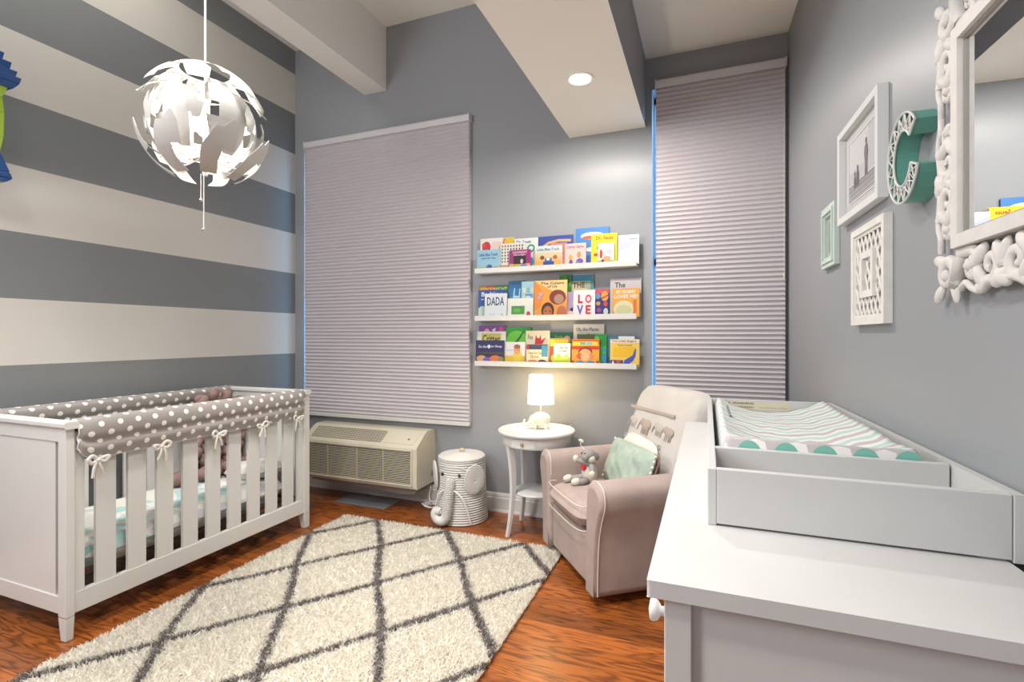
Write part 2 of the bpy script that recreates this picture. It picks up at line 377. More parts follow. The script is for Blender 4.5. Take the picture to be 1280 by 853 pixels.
# ------------------------------------------------------------------ window blinds
def blind(x0, x1, z0, z1, label, wand):
    t = thing('window_blind', label, 'blind', ((x0+x1)/2, YB, z0)); W = (x1-x0)/2; H = z1-z0
    MB().prism([(-.052, H), (-.056, H-.012), (-.05, H-.05), (-.002, H-.05), (-.002, H)], 2*W, 'x', -W).build('head_rail', M_blindrail, t, bevel=.002)
    MB().box((-W, -.05, 0), (W, -.012, .028)).build('bottom_rail', M_trim, t, bevel=.004)
    n = int(round((H-.08)/.0295)); b = MB(); zs = []; ys = []
    for i in range(n):
        for k in range(4): zs.append(.028+(H-.078)*(i+k/4)/n); ys.append(-.046+.010*abs(math.cos(PI*(k/4))))
    zs.append(H-.05); ys.append(-.036)
    m_ = len(zs); e = .003
    vs = [(-W+e, y, z) for y, z in zip(ys, zs)]+[(W-e, y, z) for y, z in zip(ys, zs)]
    vs += [(-W+e, -.045-y+.022, z) for y, z in zip(ys, zs)]+[(W-e, -.045-y+.022, z) for y, z in zip(ys, zs)]
    b.add(vs, [(i, m_+i, m_+i+1, i+1) for i in range(m_-1)]+[(2*m_+i, 2*m_+i+1, 3*m_+i+1, 3*m_+i) for i in range(m_-1)]
          +[(i, i+1, 2*m_+i+1, 2*m_+i) for i in range(m_-1)]+[(m_+i, 3*m_+i, 3*m_+i+1, m_+i+1) for i in range(m_-1)])
    b.build('pleated_fabric', M_blind, t)
    for sx in (-1, 1):
        MB().box((sx*W-.004, -.058, H-.052), (sx*W+.004, -.004, H+.004)).build('end_cap', M_blindrail, t)
    MB().tube([(wand*W, -.056, H-.03), (wand*W, -.057, H*.45)], .0018, 6).ell((wand*W, -.057, H*.45-.015), (.005, .005, .02)).build('pull_cord', M_cord, t)
    return t
blind(-3.240, -1.665, .620, 2.965, 'wide pleated mauve-grey blind above the cream wall heater unit', -.985)
blind(-.316, .438, .620, 2.965, 'narrow tall pleated mauve-grey blind behind the nursery armchair', .97)

# ------------------------------------------------------------------ recessed ceiling light
t = thing('recessed_light', 'round glowing recessed light in the white underside of the soffit', 'ceiling light', (-.643, 2.676, 2.69))
MB().lathe([(.058, -.001), (.064, -.005), (.075, -.004), (.078, 0), (.058, 0), (.058, -.001)], 40).build('trim_ring', M_ceil, t)
MB().lathe([(0, -.0015), (.057, -.0015)], 40).build('lens', M_glow, t)
light('recessed_lamp', 'AREA', (-.643, 2.676, 2.683), 24, (1, .95, .87), .11)
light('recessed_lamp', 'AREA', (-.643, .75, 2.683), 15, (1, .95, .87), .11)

# ------------------------------------------------------------------ pendant lamp
def pendant():
    c = Vector((-1.876, 1.438, 2.14)); t = thing('pendant_lamp', 'white globe pendant lamp of jagged overlapping panels hanging before the striped wall', 'pendant lamp', c)
    MB().tube([(0, 0, .10), (0, 0, ZC-c.z-.03)], .004, 8).build('cord', M_cord, t)
    MB().lathe([(0, ZC-c.z), (.055, ZC-c.z), (.05, ZC-c.z-.03), (.006, ZC-c.z-.045), (0, ZC-c.z-.045)], 24).build('ceiling_cup', M_white, t)
    MB().tube([(0, 0, -.02), (0, 0, -.20)], .009, 10).tube([(0, 0, .02), (0, 0, .14)], .017, 12).build('stem', M_white, t)
    for dx, L_ in ((0, .415), (-.016, .295)):
        p = MB().tube([(dx, -.006, -.19), (dx, -.006, -L_)], .0022, 6).build('pull_string', M_cord, t)
        MB().ell((dx, -.006, -L_), (.0075, .0075, .0075), 12, 8).build('bead', M_chrome, p)
    MB().ell((0, 0, .0), (.034, .034, .045), 16, 10).build('bulb', M_glow, t)
    def panel(R_, lon0, rows, name, m):     # rows: (lat0, lat1, lonA, lonB, lonA at top, lonB at top) in degrees, stepped outline
        b = MB(); th = .002
        for (la0, la1, a0, a1, b0, b1) in rows:
            n = 5; k = 5; vs = []
            for i in range(n+1):
                la = math.radians(la0+(la1-la0)*i/n); A_ = a0+(b0-a0)*i/n; B_ = a1+(b1-a1)*i/n
                for j in range(k+1):
                    lo = math.radians(lon0+A_+(B_-A_)*j/k)
                    for rr in (R_, R_-th): vs.append((rr*math.cos(la)*math.cos(lo), rr*math.cos(la)*math.sin(lo), rr*math.sin(la)))
            q = 2*(k+1); fs = []
            for i in range(n):
                for j in range(k):
                    o = i*q+2*j; fs += [(o, o+2, o+q+2, o+q), (o+1, o+q+1, o+q+3, o+3)]
            b.add(vs, fs, 0, True); vs2 = vs; rim = []
            for i in range(n):
                o = i*q; rim.append((o, o+q, o+q+1, o+1)); o = i*q+2*k; rim.append((o, o+1, o+q+1, o+q))
            b.add(vs2, rim, 0, False)
        return b.build(name, m, t)
    nO = 7; q_ = random.Random(11)
    for i in range(nO):
        lo = 360/nO*i+5
        panel(.236, lo, [(26, 44, -6, 12, -15, 15), (44, 56, -24, 15, -26, 4), (56, 68, -26, 14, -34, 20)], 'upper_leaf', M_leaf)
        panel(.236, lo+22, [(-16, -8, 2, 16, 10, 12), (-36, -16, -17, 16, -4, 16), (-50, -36, -20, 2, -17, 4), (-64, -50, -22, 8, -20, 2)], 'lower_leaf', M_leaf)
    nI = 6
    for i in range(nI):
        lo = 360/nI*i-72
        panel(.196 if i % 2 else .184, lo, [(-44, -26, -2, 14, -12, 18), (-26, -6, -22, 18, -25, 18), (-6, 10, -12, 27, -12, 26), (10, 30, -26, 26, -26, 24), (30, 44, -26, 6, -22, 4)], 'inner_leaf', M_leaf)
    for i in range(7):
        lo = 51*i+8
        panel(.212, lo, [(-12, 4, -3, 4, -7, 8), (4, 16, -7, 2, -2, 1)], 'middle_leaf', M_leaf)
    for i in range(8):                                # arms that carry the leaves
        a = 2*PI*i/8+.2; ca, sa = math.cos(a), math.sin(a)
        pts = smooth_pts([(0, 0, .12), (.09*ca, .09*sa, .15), (.17*ca, .17*sa, .13), (.222*ca, .222*sa, .08)], 4)
        MB().tube(pts, .0028, 6).build('arm', M_chrome, t)
        pts = smooth_pts([(0, 0, -.12), (.09*ca, .09*sa, -.15), (.17*ca, .17*sa, -.13), (.222*ca, .222*sa, -.07)], 4)
        MB().tube(pts, .0028, 6).build('arm', M_chrome, t)
    for z in (.125, -.125):
        rr = .085
        MB().tube([(rr*math.cos(k*PI/12), rr*math.sin(k*PI/12), z) for k in range(24)], .003, 6, closed=True).build('ring', M_chrome, t)
    light('pendant_bulb', 'POINT', c+Vector((0, 0, -.005)), 8, (1, .92, .80), .06)
pendant()

# ------------------------------------------------------------------ wall ornament at the far left
t = thing('wall_ornament', 'blue and lime green stepped turned ornament on the striped wall at the left edge', 'wall ornament', (XL, 1.363, 2.06), PI/2)
def sq(z0, w0, z1, w1, mb):
    a, b = w0, w1; mb.add([(-a, -.12-a*.6, z0), (a, -.12-a*.6, z0), (a, -.12+a*.6, z0), (-a, -.12+a*.6, z0), (-b, -.12-b*.6, z1), (b, -.12-b*.6, z1), (b, -.12+b*.6, z1), (-b, -.12+b*.6, z1)],
       [(0, 3, 2, 1), (4, 5, 6, 7), (0, 1, 5, 4), (1, 2, 6, 5), (2, 3, 7, 6), (3, 0, 4, 7)])
R_orn = T(0, -.0, 0)
# local +x is world +Y; local -y is world +X (into the room)
b = MB()
for z0, w0, z1, w1 in ((0, .055, .02, .078), (.02, .078, .05, .07), (.05, .07, .14, .042)): sq(z0, w0, z1, w1, b)
b.build('foot', M_blue, t, bevel=.006)
b = MB()
for z0, w0, z1, w1 in ((.14, .038, .22, .05), (.22, .05, .34, .052), (.34, .052, .42, .046), (.42, .046, .47, .062)): sq(z0, w0, z1, w1, b)
b.build('column', M_green, t, bevel=.004)
b = MB()
for z0, w0, z1, w1 in ((.47, .078, .50, .098), (.50, .098, .53, .104), (.53, .085, .56, .092), (.56, .068, .60, .074), (.60, .045, .64, .052), (.64, .03, .68, .0)): sq(z0, w0, z1, w1, b)
b.build('stepped_cap', M_blue, t, bevel=.003)
MB().box((-.02, -.10, .2), (.02, 0, .26)).build('bracket', M_blue, t)

# ------------------------------------------------------------------ air unit
t = thing('wall_heater_unit', 'cream wall air conditioner and heater unit under the wide blind', 'air conditioner', (-2.51, YB, 0)); w2 = .53
prof = [(0, .17), (-.27, .17), (-.272, .20), (-.272, .468), (-.262, .482), (-.145, .566), (-.12, .576), (0, .576)]
MB().prism(prof, 2*w2, 'x', -w2).build('housing', M_ac, t, bevel=.008, seg=3)
gz0, gz1 = .205, .45; MB().box((-w2+.03, -.2735, gz0), (w2-.045, -.27, gz1)).build('grille_backing', M_dark, t)
g = MB()
for i in range(19):
    z = gz0+(gz1-gz0)*(i+.5)/19; g.add([(-w2+.03, -.272, z-.006), (w2-.045, -.272, z-.006), (w2-.045, -.281, z+.001), (-w2+.03, -.281, z+.001), (-w2+.03, -.272, z+.004), (w2-.045, -.272, z+.004)],
       [(0, 1, 2, 3), (3, 2, 5, 4)])
for x in (-w2+.03, -.28, 0, .24, w2-.05): g.box((x, -.279, gz0), (x+.006, -.272, gz1))
tag(g.build('grille_slats', M_ac2, t), kind='stuff')
f = MB()
for a, b in (((-w2+.02, gz0-.012), (w2-.035, gz0)), ((-w2+.02, gz1), (w2-.035, gz1+.01)), ((w2-.045, gz0), (w2-.035, gz1)), ((-w2+.02, gz0), (-w2+.03, gz1))):
    f.box((a[0], -.284, a[1]), (b[0], -.27, b[1]))
f.build('grille_frame', M_ac, t, bevel=.002)
ang = math.atan2(.084, .117); Ms = T(0, -.262, .482) @ R(ang, 'X')    # plane of the sloping top
Ls = math.hypot(.117, .084)
MB().box((-w2+.06, .018, -.002), (.20, Ls-.012, .0012), M=Ms).build('louvre_backing', M_dark, t)
g = MB()
for i in range(9): g.box((-w2+.06, .02+i*.0135, 0), (.20, .026+i*.0135, .006), M=Ms)
for i in range(27): g.box((-w2+.06+i*.0255, .018, 0), (-w2+.063+i*.0255, Ls-.012, .007), M=Ms)
tag(g.build('louvre', M_ac2, t), kind='stuff')
MB().box((.225, .018, 0), (w2-.04, Ls-.012, .003), M=Ms).build('control_door', M_ac, t, bevel=.001)
MB().box((w2-.11, .06, .003), (w2-.10, .072, .006), M=Ms).build('latch', M_dark, t)
MB().prism([(-w2+.02, .13), (w2-.2, .10), (w2-.07, .11), (w2-.02, .17), (-w2+.02, .17)], .17, 'y', -.19).build('lower_chassis', M_acbase, t, bevel=.004)
MB().box((w2-.0005, -.06, .22), (w2+.001, -.03, .26)).build('side_badge', M_acbase, t)

tag(MB().box((-2.72, 3.165, 0), (-2.25, 3.375, .006)).build('floor_vent', mat('blue_grey_metal', (.20, .21, .23), .35, metal=.3), bevel=.002),
    'flat grey metal floor vent cover under the cream wall unit', 'floor vent')
c_ = MB()
c_.tube(smooth_pts([(-1.99, 3.40, .16), (-2.0, 3.36, .08), (-1.96, 3.32, .012), (-1.88, 3.34, .012), (-1.84, 3.38, .05)], 6), .0045, 6)
cd = thing('power_cord', 'looped white power cord on the floor beside the woven basket', 'cord', (-1.92, 3.36, 0))
for k in range(4):
    pts = [(.09*math.cos(a)+.01*k-.03, .04*math.sin(a)-.012*k, .008+.009*k+.012*math.sin(a*2+k)) for a in [2*PI*i/20 for i in range(20)]]
    MB().tube(pts, .0042, 6, closed=True, M=R(.25*k, 'Z')).build('cord_loop', M_cord, cd)
MB().tube(smooth_pts([(-.08, .06, .15), (-.06, .0, .06), (.0, -.02, .02)], 6), .0042, 6).build('cord_lead', M_cord, cd)
MB().puff(.075, .12, .05, 10, 10, 4, 3, .5, M=T(.082, .015, .075) @ R(.25, 'Y')).build('adapter', mat('pale_blue_grey_plastic', (.50, .53, .57), .4), cd)

# ------------------------------------------------------------------ elephant basket
t = thing('elephant_basket', 'white woven rope basket shaped like an elephant standing by the heater unit', 'basket', (-1.64, 3.235, 0), math.radians(-1))
prof = []; nr = 27
for i in range(nr*4+1):
    z = .436*i/(nr*4); f = i/(nr*4); r = .183-.020*f**1.5-.006*math.sin(f*PI); r += .0095*abs(math.sin(PI*i/4))**.7-.004
    prof.append((r, z))
b = MB().lathe([(0, .001)]+prof+[(.155, .438)], 48); b.build('body', M_rope, t)
lp = [(.168, .436), (.170, .444), (.160, .452)]
for i in range(41): f = i/40; lp.append((.158*(1-f)+.002, .452+.016*math.sin(f*PI/2)+.004*abs(math.sin(PI*i/4.))))
MB().lathe(lp, 40).build('lid', M_rope, t)
kn = MB()
for a in range(3): kn.tube([(.016*math.cos(q)*math.cos(a*1.05), .016*math.cos(q)*math.sin(a*1.05), .480+.012*math.sin(q)) for q in [2*PI*i/12 for i in range(12)]], .006, 6, closed=True)
kn.build('lid_knot', mat('natural_rope', (.62, .50, .34), .8), t)
for sx in (-1, 1):                       # ears, coiled rope discs
    e = MB()
    for k in range(9):
        rr = 1-k/9.5
        e.tube([(sx*.012*rr*(1-rr), .070*rr*math.cos(a)+.006, .098*rr*math.sin(a)-.012*(1-rr)) for a in [2*PI*i/28 for i in range(28)]], .0070, 6, closed=True)
    e.ell((0, .006, 0), (.0025, .066, .090), 20, 12)
    o = e.build('ear', M_rope, t); o.location = (sx*.150, -.112, .315); o.rotation_euler = (0, sx*math.radians(4), -sx*math.radians(40))
    MB().ell((0, 0, 0), (.0105, .006, .0115)).build('eye', M_black, t, loc=(sx*.066, -.163, .345))
    MB().tube(smooth_pts([(sx*.03, -.184, .25), (sx*.09, -.172, .20), (sx*.125, -.152, .10), (sx*.14, -.135, .02)], 6), .0062, 6).build('tusk_cord', M_cord, t)
MB().tube(smooth_pts([(-.125, -.115, .375), (-.06, -.158, .40), (.06, -.158, .40), (.125, -.118, .36)], 6), .003, 5).build('brow_cord', M_cord, t)
tp = smooth_pts([(0, -.148, .315), (0, -.170, .28), (0, -.190, .22), (-.002, -.203, .14), (-.010, -.210, .07), (-.032, -.216, .043), (-.068, -.218, .046), (-.092, -.216, .078), (-.080, -.214, .108), (-.056, -.212, .100)], 7)
tr = [.036-.016*i/len(tp) for i in range(len(tp))]
b = MB().tube(tp, tr, 16).ell(tuple(tp[-1]), (.019, .019, .019))
for i in range(1, len(tp)-1):        # rope windings round the trunk
    if i < 30 and i % 2 == 0 and (tp[i]-tp[i-1]).length < .006: continue
    tg = (tp[i+1]-tp[i-1]).normalized(); s1 = tg.cross(Vector((1, 0, 0) if abs(tg.x) < .8 else (0, 0, 1))).normalized(); s2 = tg.cross(s1)
    b.tube([tp[i]+(s1*math.cos(2*PI*k/14)+s2*math.sin(2*PI*k/14))*(tr[i]+.003) for k in range(14)], .0045, 5, closed=True)
b.build('trunk', M_rope, t)

# ------------------------------------------------------------------ side table
t = thing('side_table', 'round white side table with curved legs between basket and armchair', 'table', (-1.06, 3.185, 0)); t['kx'] = 1
MB().lathe([(0, .654), (.235, .654), (.25, .658), (.2565, .668), (.2565, .676), (.25, .682), (.238, .683), (.236, .680), (0, .680)], 56).build('tabletop', M_white, t)
MB().lathe([(0, .585), (.222, .585), (.228, .590), (.226, .646), (.222, .655), (0, .655)], 56).build('apron', M_white, t)
dr = MB().grid(lambda u, v: (.2295*math.sin(-.36+u*.72-.08), -.2295*math.cos(-.36+u*.72-.08), .594+.052*v), 12, 1)
dr.build('drawer_front', M_white, t)
kx = -.018; MB().lathe([(0, 0), (.006, 0), (.004, .01), (.011, .016), (.008, .022), (0, .024)], 14, M=T(kx, -.224, .62) @ R(PI/2, 'X')).build('knob', M_brass, t)
MB().lathe([(0, .262), (.148, .262), (.155, .268), (.155, .276), (.148, .281), (0, .281)], 44).build('lower_shelf', M_white, t)
for k in range(4):
    a = math.radians(228+90*k); ca, sa = math.cos(a), math.sin(a); leg = MB(); n = 14; secs = []
    for i in range(n+1):
        f = i/n; z = .60*f; r = .155+.062*(1-f)**2.2+.045*f**2.4
        hw = .013+.010*f**1.5; hd = .011+.012*f**1.2
        secs += [((r+q*hd)*ca-p*hw*sa, (r+q*hd)*sa+p*hw*ca, z) for p, q in ((-1, -1), (1, -1), (1, 1), (-1, 1))]
    fs = [(i*4+j, i*4+(j+1) % 4, i*4+4+(j+1) % 4, i*4+4+j) for i in range(n) for j in range(4)]+[(3, 2, 1, 0), (n*4, n*4+1, n*4+2, n*4+3)]
    leg.add(secs, fs).build('leg', M_white, t, bevel=.003)

# ------------------------------------------------------------------ table lamp
t = thing('table_lamp', 'lit little table lamp with a white elephant base and white shade', 'table lamp', (-1.035, 3.20, .683), math.radians(14))
b = MB().ell((0, 0, .060), (.066, .036, .050), 28, 16)
b.ell((-.048, 0, .052), (.032, .030, .038), 20, 12)
for x in (-.036, .036):
    for y in (-.017, .017): b.tube([(x, y, 0), (x, y, .035)], [.0125, .014], 12)
b.tube(smooth_pts([(-.062, 0, .055), (-.082, 0, .030), (-.100, 0, .022), (-.114, 0, .032), (-.112, 0, .050)], 5), [.017-.0005*i for i in range(21)], 12)
b.ell((-.111, 0, .051), (.008, .008, .008), 12, 8)
b.build('elephant_body', M_ceramic, t)
for y in (-1, 1): MB().ell((-.030, y*.030, .062), (.019, .006, .023), 16, 10).build('ear', M_ceramic, t)
MB().tube([(0, 0, .105), (0, 0, .20)], .006, 12).lathe([(.012, .15), (.015, .152), (.015, .185), (.012, .187)], 16).build('stem', M_ceramic, t)
MB().lathe([(.0885, .166), (.076, .356)], 48).build('lamp_shade', M_shade, t)
MB().tube([(.0885*math.cos(a), .0885*math.sin(a), .166) for a in [2*PI*i/40 for i in range(40)]], .0014, 6, closed=True).tube([(.076*math.cos(a), .076*math.sin(a), .356) for a in [2*PI*i/40 for i in range(40)]], .0014, 6, closed=True).build('shade_rim', M_ribbon, t)
MB().ell((0, 0, .225), (.024, .024, .034), 16, 10).build('bulb', M_glow, t)
MB().tube(smooth_pts([(.055, .0, .012), (.10, .02, .004), (.16, .06, .004), (.20, .13, .004)], 5), .0022, 6).build('cord', M_cord, t)
light('table_lamp_bulb', 'POINT', (-1.035, 3.20,   .683+.27), 10, (1, .80, .45), .045)

# ------------------------------------------------------------------ crib
t = thing('baby_crib', 'white slatted baby crib standing along the striped wall', 'crib', (-2.53, 1.304, 0))
CX, CY = -.745, 1.402      # extents behind x=0 and along y
def post(x0, x1, y0, y1):
    b = MB().box((x0, y0, .10), (x1, y1, .905)); cx, cy = (x0+x1)/2, (y0+y1)/2
    ox = x1 if x1 > -.1 else x0; oy = y0 if y0 < .1 else y1
    def tp(v, o, k): return v+(o-v)*k
    top = [(x0, y0), (x1, y0), (x1, y1), (x0, y1)]; bot = [(tp(a, ox, .35), tp(c, oy, .15)) for a, c in top]
    b.add([(a, c, .001) for a, c in bot]+[(a, c, .10) for a, c in top], [(3, 2, 1, 0), (0, 1, 5, 4), (1, 2, 6, 5), (2, 3, 7, 6), (3, 0, 4, 7)])
    return b.build('post', M_white2, t, bevel=.003)
for x0, x1 in ((-.055, 0), (CX, CX+.055)):
    for y0, y1 in ((0, .034), (CY-.05, CY-.0)): post(x0, x1, y0, y1)
for nm, xc in (('front', -.022), ('back', CX+.035)):
    MB().box((xc-.014, .034, .105), (xc+.014, CY-.05, .195)).build('bottom_rail', M_white2, t, bevel=.003)
    MB().box((xc-.014, .034, .80), (xc+.014, CY-.05, .89)).build('top_rail', M_white2, t, bevel=.004)
    for y0, y1 in ((.034, .076), (CY-.09, CY-.05)): MB().box((xc-.012, y0, .19), (xc+.012, y1, .81)).build('end_stile', M_white2, t, bevel=.002)
    for k in range(9):
        y0 = .121+.1335*k; MB().box((xc-.009, y0, .19), (xc+.009, y0+.083, .81)).build('slat', M_white2, t, bevel=.002)
for y0, s_ in ((.0, 1), (CY, -1)):
    ya, yb = (.002, .03) if s_ > 0 else (CY-.045, CY-.015)
    MB().box((CX+.055, ya, .11), (-.055, yb, .185)).build('end_bottom_rail', M_white2, t, bevel=.003)
    MB().box((CX+.055, ya, .845), (-.055, yb, .905)).build('end_top_rail', M_white2, t, bevel=.003)
    MB().box((CX+.10, ya+.006, .18), (-.088, yb-.006, .85)).build('end_panel', M_white2, t, bevel=.002)
    b = MB(); e = (ya-.014, yb+.014)
    b.prism([(e[0], .912), (e[0]+.008, .903), (e[1]-.008, .903), (e[1], .912), (e[1], .928), (e[1]-.006, .934), (e[0]+.006, .934), (e[0], .928)], -CX+.03, 'x', CX-.015)
    b.build('end_cap_rail', M_white2, t, bevel=.002)
M_spring = mat('bronze_metal_spring', (.10, .07, .055), .5, metal=.6)
for yy in (.06, CY-.09): MB().box((CX+.06, yy, .205), (-.06, yy+.02, .222)).build('support_bar', M_spring, t)
for i in range(5): MB().box((CX+.07+.145*i, .08, .210), (CX+.085+.145*i, CY-.09, .218)).build('support_wire', M_spring, t)
# mattress
mt = thing('crib_mattress', 'thin crib mattress in a white and mint patterned sheet inside the crib', 'mattress', (-2.53+CX/2, 1.304+.685, .297))
MB().puff(.60, 1.24, .145, 20, 30, 10, 10, .35, .0012, M=R(PI/2, 'X')).build('fitted_sheet', M_sheet, mt)
# teething guards
def guard(label, x, inner, y0, L_, zb):
    g = thing('crib_rail_cover', label, 'rail cover', (x, y0, 0))
    P = [(.034, zb), (.040, zb+.025), (.046, zb+.05), (.034, zb+.075), (.049, zb+.105), (.048, zb+.14), (.035, .934-.006), (.010, .937), (-.016, .932), (-.034, .905), (-.04, .86), (-.028, .835), (-.038, .81), (-.036, .77), (-.028, .755)]
    P = smooth_pts([(a, 0, b) for a, b in P], 4); acc = [0]
    for i in range(1, len(P)): acc.append(acc[-1]+(P[i]-P[i-1]).length)
    n = 64; vs = []; uv = []; m_ = len(P)
    for j in range(n+1):
        f = j/n; y = L_*f
        ed = min(f, 1-f)*L_; k = 1.0 if ed > .05 else .75+.25*math.sin(ed/.05*PI/2)
        pin = 1-.10*math.exp(-((y % .205-.1025)/.006)**2)+.03*math.sin(y*23)
        for i, p in enumerate(P):
            z = p.z; q = p.x
            lift = .05*(1-ed/.05)**2 if ed < .05 else 0
            if i < m_*.35: z = z+lift*(1-i/(m_*.35))
            vs.append((q*k*pin*(1 if inner else 1), y, z)); uv.append((y, acc[i]))
    b = MB(); b.add(vs, [(j*m_+i, j*m_+i+1, (j+1)*m_+i+1, (j+1)*m_+i) for j in range(n) for i in range(m_-1)], 0, True, uv)
    o = b.build('padded_fabric', M_dots, g); sd = o.modifiers.new('thick', 'SOLIDIFY'); sd.thickness = .004; sd.offset = -1
    def row(i): return [vs[j*m_+i] for j in range(n+1)]
    e = row(0); MB().tube([(p[0]+.001, p[1], p[2]) for p in e], .0035, 6).build('bottom_piping', M_ribbon, g)
    for j in (0, n): MB().tube(vs[j*m_:(j+1)*m_], .0045, 6).build('end_piping', M_ribbon, g)
    return g
guard('grey dotted padded cover on the near top rail of the crib', -2.552, 0, 1.346, 1.30, .762)
guard('grey dotted padded cover on the far rail of the crib against the wall', -3.24, 1, 1.346, 1.33, .78)
g0 = None
for k, (yy, zz, lab) in enumerate(((1.412, .752, 'white ribbon bow on the dotted rail cover nearest the near crib post'), (1.69, .755, 'white ribbon bow on the rail cover, second from the near post'),
                              (2.0, .757, 'white ribbon bow at the middle of the dotted rail cover'), (2.29, .757, 'white ribbon bow on the rail cover, second from the far post'),
                              (2.575, .757, 'white ribbon bow on the rail cover beside the far crib post'))):
    o = thing('ribbon_bow', lab, 'ribbon bow', (-2.508, yy, zz), 0, 'ribbon bows tied along the near rail cover'); s_ = 1 if k % 2 else -1; sc_ = 1.0 if k < 3 else .85
    for q in (-1, 1):
        pts = smooth_pts([(0, 0, 0), (.006, q*.022, .016*(1+.4*s_*q)), (.010, q*.040, .010), (.006, q*.026, -.010), (0, 0, 0)], 5)
        MB().tube(pts, .0045*sc_, 6, flat_=2.0).build('loop', M_ribbon, o)
        pts = smooth_pts([(0, 0, 0), (.006, q*.012+.004*s_, -.03), (.003, q*.020, -.062-.012*(q == s_))], 5)
        MB().tube(pts, [.003]+[.0052]*(len(pts)-1), 6, flat_=1.6).build('tail', M_ribbon, o)
    MB().ell((.004, 0, 0), (.008, .010, .008), 10, 8).build('knot', M_ribbon, o)
# knitted bundle
t = thing('knitted_blanket', 'bunched mauve chunky knitted blanket propped against the far rail inside the crib', 'blanket', (-3.08, 2.42, .372))
for k in range(5):
    y0 = -.16+.085*k; zt = (.36, .47, .50, .49, .44)[k]; pts = []; pts2 = []
    for i in range(40):
        f = i/39; z = .04+zt*f; pts.append((.026*math.sin(z*58+k)+.02*math.sin(4*f+k), y0+.024*math.sin(z*29+k)+.05*(f-.5)*(k-2)*-.25, z)); pts2.append((.026*math.sin(z*58+k+PI)+.02*math.sin(4*f+k), y0-.024*math.sin(z*29+k)+.05*(f-.5)*(k-2)*-.25, z))
    MB().tube(pts, .027, 8).tube(pts2, .027, 8).ell(tuple(pts[-1]), (.03, .03, .03)).ell(tuple(pts2[-1]), (.03, .03, .03)).build('knit_cable', M_mauve, t)
for k, (yy, xx) in enumerate(((-.24, .04), (-.10, .10), (.08, .09), (.24, .05))):
    pts = [(xx+.03*math.sin(i*1.1), yy+.11*(i/11-.5), .038+.02*abs(math.sin(i*.9+k))) for i in range(12)]
    MB().tube(pts, .036, 10).ell(tuple(pts[0]), (.036,)*3).ell(tuple(pts[-1]), (.036,)*3).build('knit_fold', M_mauve, t)
t = thing('crib_pillow', 'small white pillow at the far end of the crib mattress', 'pillow', (-2.80, 2.50, .415))
MB().puff(.36, .26, .11, 20, 16, 4, 3, .5, .003, M=R(PI/2, 'X') @ R(.1, 'Z')).build('pillow_case', M_ribbon, t)

# ------------------------------------------------------------------ armchair  (local: x across l, y depth, z up)
A = Vector((-.929, 2.949, 0)); rz = math.atan2(-.797, .604)
t = thing('nursery_armchair', 'taupe velvet glider armchair with cream piping beside the round table', 'armchair', A, rz)
def arm(sign):
    P = [(.717, .055), (.722, .2), (.735, .33), (.765, .43), (.792, .49), (.797, .54), (.780, .577), (.742, .598), (.70, .602), (.66, .588), (.636, .55), (.628, .47), (.622, .35), (.610, .055)]
    if sign < 0: P = [(.717-(x if x <= .717 else .717+(x-.717)*.8), z) for x, z in P]
    sm = smooth_pts([(x, 0, z) for x, z in P], 4); pts = [(p.x, p.z) for p in sm]
    n = len(pts); D = .70; rings = 7; cxm = sum(p[0] for p in pts)/n; czm = sum(p[1] for p in pts)/n; vs = []
    for j, (d, sc) in enumerate(((-.012, .80), (-.004, .965), (.012, 1), (.2, 1), (.4, 1), (.6, 1), (D, 1))):
        for x, z in pts:
            zz = z+(.012*d/D if z > .4 else 0); vs.append((cxm+(x-cxm)*sc, d, max(.055, czm+(zz-czm)*(sc if z > .06 else 1))))
    b = MB(); fs = [(j*n+i, j*n+(i+1) % n, (j+1)*n+(i+1) % n, (j+1)*n+i) for j in range(rings-1) for i in range(n)]
    b.add(vs, fs, 0, True); b.add(vs, [list(range(n))[::-1], list(range((rings-1)*n, rings*n))])
    o = b.build('armrest', M_taupe, t)
    pip = [(x+(0.001 if sign > 0 else -.001), .010, z+.001) for x, z in pts[:int(n*.86)]]
    MB().tube(pip, .0036, 6).build('piping', M_piping, t)
arm(1); arm(-1)
MB().box((.10, .012, .055), (.615, .60, .31)).build('seat_base', M_taupe, t, bevel=.02, seg=4)
MB().puff(.50, .62, .135, 24, 24, 8, 6, .3, .0012, M=T(.3585, .275, .385) @ R(PI/2, 'X')).build('seat_cushion', M_taupe, t)
for z, bu in ((.446, .0), (.325, .0)):
    MB().tube(smooth_pts([(.118, .03, z), (.128, -.014, z), (.20, -.033, z), (.36, -.037, z), (.52, -.033, z), (.590, -.014, z), (.600, .03, z)], 6), .003, 6).build('cushion_piping', M_piping, t)
Mb = T(.3585, .60, .70) @ R(math.radians(-19), 'X')
MB().puff(.62, .60, .15, 26, 24, 7, 5, .4, 0, M=Mb).build('backrest', M_taupe, t)
MB().box((.02, .62, .055), (.70, .71, .52)).build('back_panel', M_taupe, t, bevel=.025, seg=4)
MB().lathe([(0, 0), (.20, 0), (.21, .012), (.19, .03), (.06, .035), (.06, .07), (0, .07)], 32, M=T(.3585, .38, 0)).build('swivel_base', M_dark, t)
cv = thing('chair_back_cover', 'cream quilted cover with tan elephant applique draped over the armchair back', 'throw', A, rz)
MB().puff(.655, .60, .176, 34, 30, 7, 5, .38, .0016, M=Mb @ T(0, 0, .014)).build('quilted_cloth', M_cream, cv)
MB().box((-.30, -.0945, .130), (.17, -.090, .147), M=Mb).build('tan_band', M_tan, cv, bevel=.001)
